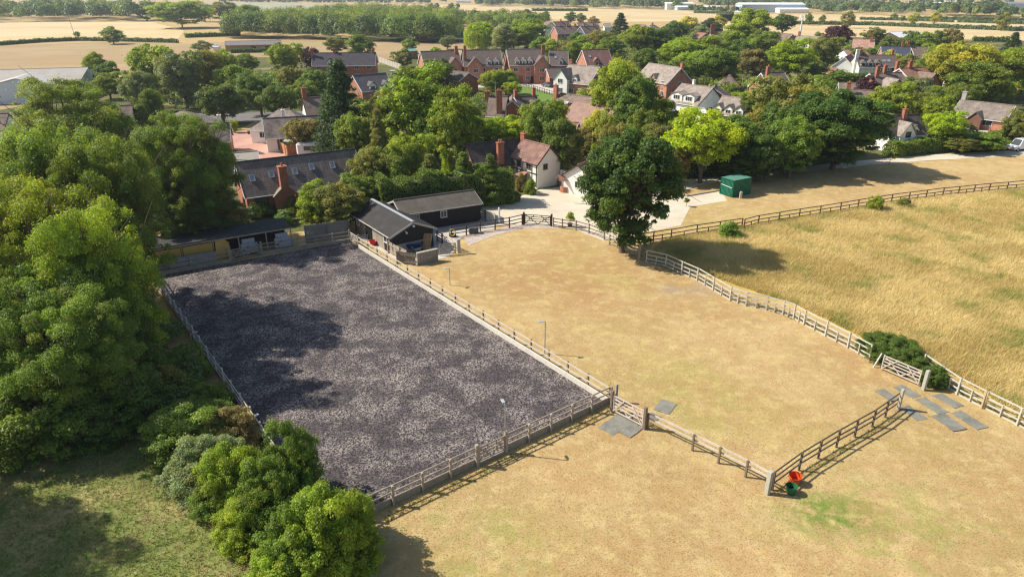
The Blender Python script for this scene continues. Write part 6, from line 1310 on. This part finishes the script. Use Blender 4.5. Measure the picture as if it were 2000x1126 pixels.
# field-edge shrubs on the paddock side
T([(1740, 658, 1.6, 110, 'k', 'dark', 'dark bramble bush smothering the white fence'), (1778, 684, 1.5, 80, 'k', 'dark', 'right half of the bramble bush behind the bleached gate'),
   (1832, 715, 1.5, 52, 'k', 'dark', 'small dark bramble beside the square gatepost'), (1427, 432, 1.9, 40, 's', 'mid', 'hawthorn bush in the gap of the dark field fence'),
   (1711, 384, 1.8, 34, 's', 'bright', 'bright bush growing through the dark field fence'), (1768, 386, 1.3, 26, 's', 'olive', 'dull weedy bush on the dark field fence'),
   (1037, 350, 2.1, 23, 's', 'mid', 'clipped round bush at the white cottage corner'), (1008, 373, 1.4, 20, 's', 'dark', 'small clipped ball at the end of the conifer hedge'),
   (1018, 338, 2.6, 22, 's', 'brown', 'climber round the cottage porch'), (1133, 345, 2.2, 26, 's', 'bright', 'rounded shrub left of the oak at the yard edge')], name='shrub', cat='shrub')
# hedges
def GP_(*p): return [G(*q) for q in p]
hedge('conifer_hedge', 'tall dark clipped conifer hedge between the stables and the gravel yard', GP_((742, 418), (850, 404), (935, 396), (998, 392)), 3.4, 4.4, 'dark', 70, .13, roundk=.2)
hedge('long_hedge', 'long clipped green hedge beside the gravel drive on the right', GP_((1735, 306), (1800, 297), (1880, 289), (1935, 286)), 2.4, 2.2, 'mid', 60, .15)
hedge('long_hedge', 'last stretch of clipped hedge near the white van', GP_((1938, 285), (1985, 279)), 2.2, 2.4, 'mid', 60, .15)
hedge('drive_hedge', 'dark unkempt hedge along the shaded side of the drive', GP_((1322, 345), (1400, 338), (1480, 330), (1570, 316), (1640, 306)), 3, 3.4, 'deep', 40, .18)
hedge('cottage_hedge', 'clipped hedge below the white dormer bungalow', GP_((1322, 201), (1360, 209), (1400, 215)), 2, 2.2, 'mid', 25, .22)
hedge('field_hedge', 'low dark hedge dividing the straw field from the brown field', GP_((-300, 100), (0, 89), (80, 83), (150, 80), (230, 81), (345, 84)), 2, 1.9, 'dark', 7, .34)
hedge('field_hedge', 'hedge behind the great spreading tree', GP_((362, 74), (420, 72), (470, 71)), 2, 2.4, 'mid', 7, .34)
hedge('stable_hedge', 'dark hedge in front of the timber stable block', GP_((452, 104), (500, 103), (545, 101)), 2, 1.6, 'deep', 9, .3)
hedge('far_hedge', 'lower of the two long hedges crossing the straw fields', GP_((1550, 48), (1700, 50), (1850, 56), (2150, 66)), 3, 2.6, 'haze', 3, .6)
hedge('far_hedge', 'upper long hedge crossing the straw fields', GP_((1680, 39), (1780, 41), (1860, 44)), 3, 2.2, 'haze', 3, .6)
hedge('far_hedge', 'right continuation of the upper long hedge', GP_((1872, 44), (2000, 48), (2150, 52)), 3, 2.6, 'haze', 3, .6)
hedge('far_hedge', 'highest thin hedge before the poplar belt', GP_((1775, 38), (1900, 40), (2100, 42)), 3, 2.6, 'haze', 3, .6)
hedge('far_hedge', 'dark broken hedge line in the middle stubble field', GP_((1040, 22), (1146, 22)), 4, 3, 'dark', 2, .8)
hedge('far_hedge', 'short hedge line at the right end of the stubble field', GP_((1358, 26), (1430, 28)), 4, 2.5, 'dark', 2, .8)
hedge('far_hedge', 'hedge by the conifer at the edge of the straw fields', GP_((1900, 81), (1970, 82)), 2, 2.4, 'mid', 6, .4)
hedge('garden_hedge', 'dark curved hedge under the long white cottage', GP_((1655, 152), (1690, 150), (1700, 146)), 2.4, 2, 'deep', 14, .3)
wall('stone_wall', 'pale stone garden wall right of the brick manor', (1795, 178), (1850, 190), 1.6, .4, mat('pale_stone', (.40, .35, .28), .9, .25))
# woods that read as one mass
cols = ['mid', 'bright']
woodland('far_wood', 'dark wooded belt along the top left field', GP_((-400, 47), (0, 45), (120, 42), (240, 42), (318, 41), (320, 31), (100, 28), (-400, 30)), 330, 13, 20, ['dark'], 420, .85, 1)
woodland('middle_wood', 'broad green wood beyond the fields left of centre', GP_((440, 74), (560, 76), (650, 78), (760, 82), (845, 84), (905, 80), (885, 62), (905, 52), (880, 40), (800, 30), (720, 27), (660, 30), (520, 44), (440, 52)), 900, 6, 15, ['mid'], 360, .46, 2)
woodland('middle_wood', 'taller dark front edge of the broad wood facing the fields', GP_((440, 75), (560, 77), (650, 79), (760, 83), (845, 85), (900, 82), (880, 77), (760, 77), (560, 71), (440, 69)), 130, 10, 16, ['dark'], 700, .42, 12)
woodland('middle_wood', 'wooded strip running right from the willow', GP_((885, 58), (960, 60), (1060, 58), (1075, 44), (1010, 38), (880, 38)), 130, 7, 11, ['mid'], 400, .44, 3)
woodland('far_wood', 'hazy belt of trees behind the middle stubble field', GP_((930, 13), (1000, 14), (1240, 19), (1330, 20), (1330, 15), (1000, 9), (930, 8)), 260, 12, 17, ['haze'], 200, 1.3, 4)
woodland('far_wood', 'hazy belt right of the white works building', GP_((1335, 23), (1470, 26), (1470, 22), (1335, 19)), 60, 5, 8, ['haze'], 110, 1.2, 5)
woodland('far_wood', 'belt of trees behind the straw fields at upper right', GP_((1380, 14), (1560, 22), (1620, 29), (1745, 31), (1850, 31), (1850, 22), (1600, 12), (1380, 8)), 330, 9, 14, ['haze'], 200, 1.2, 6)
woodland('poplar_belt', 'even belt of grey poplars at the far right', GP_((1838, 33), (1960, 36), (1960, 30), (1838, 28)), 90, 12, 16, ['haze'], 160, 1.2, 7, rr=.25)
woodland('far_wood', 'wooded corner at the far right below the grey-blue shed', GP_((1950, 40), (2200, 42), (2200, 30), (1950, 32)), 50, 9, 13, ['haze'], 150, 1.3, 8)
woodland('far_wood', 'thin dark belt above the green-grey field', GP_((430, 5), (560, 7), (840, 8), (840, 4), (430, 1)), 200, 7, 11, ['haze'], 90, 1.8, 9)
woodland('horizon_wood', 'hazy patchwork of woods along the skyline', GP_((-900, 2), (300, 3), (800, 7), (1400, 11), (1900, 17), (2900, 18), (2900, -8), (-900, -8)), 1500, 10, 18, ['haze'], 45, 3.2, 10)
AV = [[(G(*p).x, G(*p).y) for p in q] for q in ([(1000, 150), (1120, 180), (1110, 195), (1000, 176), (890, 172), (890, 158)], [(440, 225), (520, 225), (640, 335), (560, 350), (430, 290)], [(905, 418), (1060, 362), (1330, 345), (1500, 335), (1340, 420), (1100, 445)], [(200, 216), (640, 212), (640, 242), (200, 242)], [(1860, 240), (2020, 246), (2020, 262), (1880, 262)])]
def shrubbery(name, label, poly, n, h0, h1, col, nl, leaf, seed):
    o = woodland(name, label, GP_(*poly), n, h0, h1, [col], nl, leaf, seed, rr=.6, cat='shrubbery'); me = o.data
    co = np.empty(len(me.vertices)*3, np.float32); me.vertices.foreach_get('co', co); co = co.reshape(-1, 3)
    for q in AV: m = inpoly(co[:, 0], co[:, 1], q); co[m, 2] -= 8
    me.vertices.foreach_set('co', co.ravel()); return o
shrubbery('garden_shrubbery', 'low mixed shrubs filling the gardens of the middle village', [(1040, 235), (1330, 330), (1640, 300), (1730, 290), (1640, 120), (1500, 72), (1220, 70), (1060, 78), (1200, 130)], 900, 1.5, 4.2, 'mid', 150, .26, 21)
shrubbery('garden_shrubbery', 'low shrubs between the houses left of centre', [(260, 215), (600, 210), (640, 270), (760, 330), (1000, 262), (1030, 215), (860, 180), (700, 190), (540, 150), (240, 150)], 420, 1.5, 4, 'mid', 170, .22, 22)
shrubbery('garden_shrubbery', 'low shrubs round the right-hand village houses', [(1640, 290), (2050, 262), (2050, 120), (1850, 90), (1700, 84), (1590, 100)], 380, 1.2, 3.2, 'mid', 150, .26, 23)
shrubbery('thicket', 'tangled undergrowth below the left trees', [(-200, 850), (200, 850), (330, 830), (425, 800), (350, 690), (290, 600), (240, 545), (200, 480), (-300, 480)], 190, 1.5, 3.2, 'dark', 900, .10, 24)
shrubbery('thicket', 'nettles and scrub behind the arena shelter and the long brick house', [(100, 470), (300, 500), (440, 465), (560, 440), (600, 425), (560, 412), (440, 420), (200, 400)], 60, 1, 2.4, 'dark', 700, .10, 25)

# ------------------------------------------------------------------ the air
hz = bpy.data.materials.new('haze'); hz.use_nodes = True; n = hz.node_tree; n.nodes.clear()
pv = nd(n, 'ShaderNodeVolumePrincipled'); pv.inputs['Color'].default_value = (.80, .88, 1, 1); pv.inputs['Density'].default_value = .00016; pv.inputs['Anisotropy'].default_value = .3
mo = nd(n, 'ShaderNodeOutputMaterial'); n.links.new(pv.outputs[0], mo.inputs['Volume'])
hb = MB().box(0, 4000, -1, 14000, 11000, 41).build('haze', hz); tag(hb, 'thin pale blue summer haze over the far fields', 'haze', None, 'stuff')
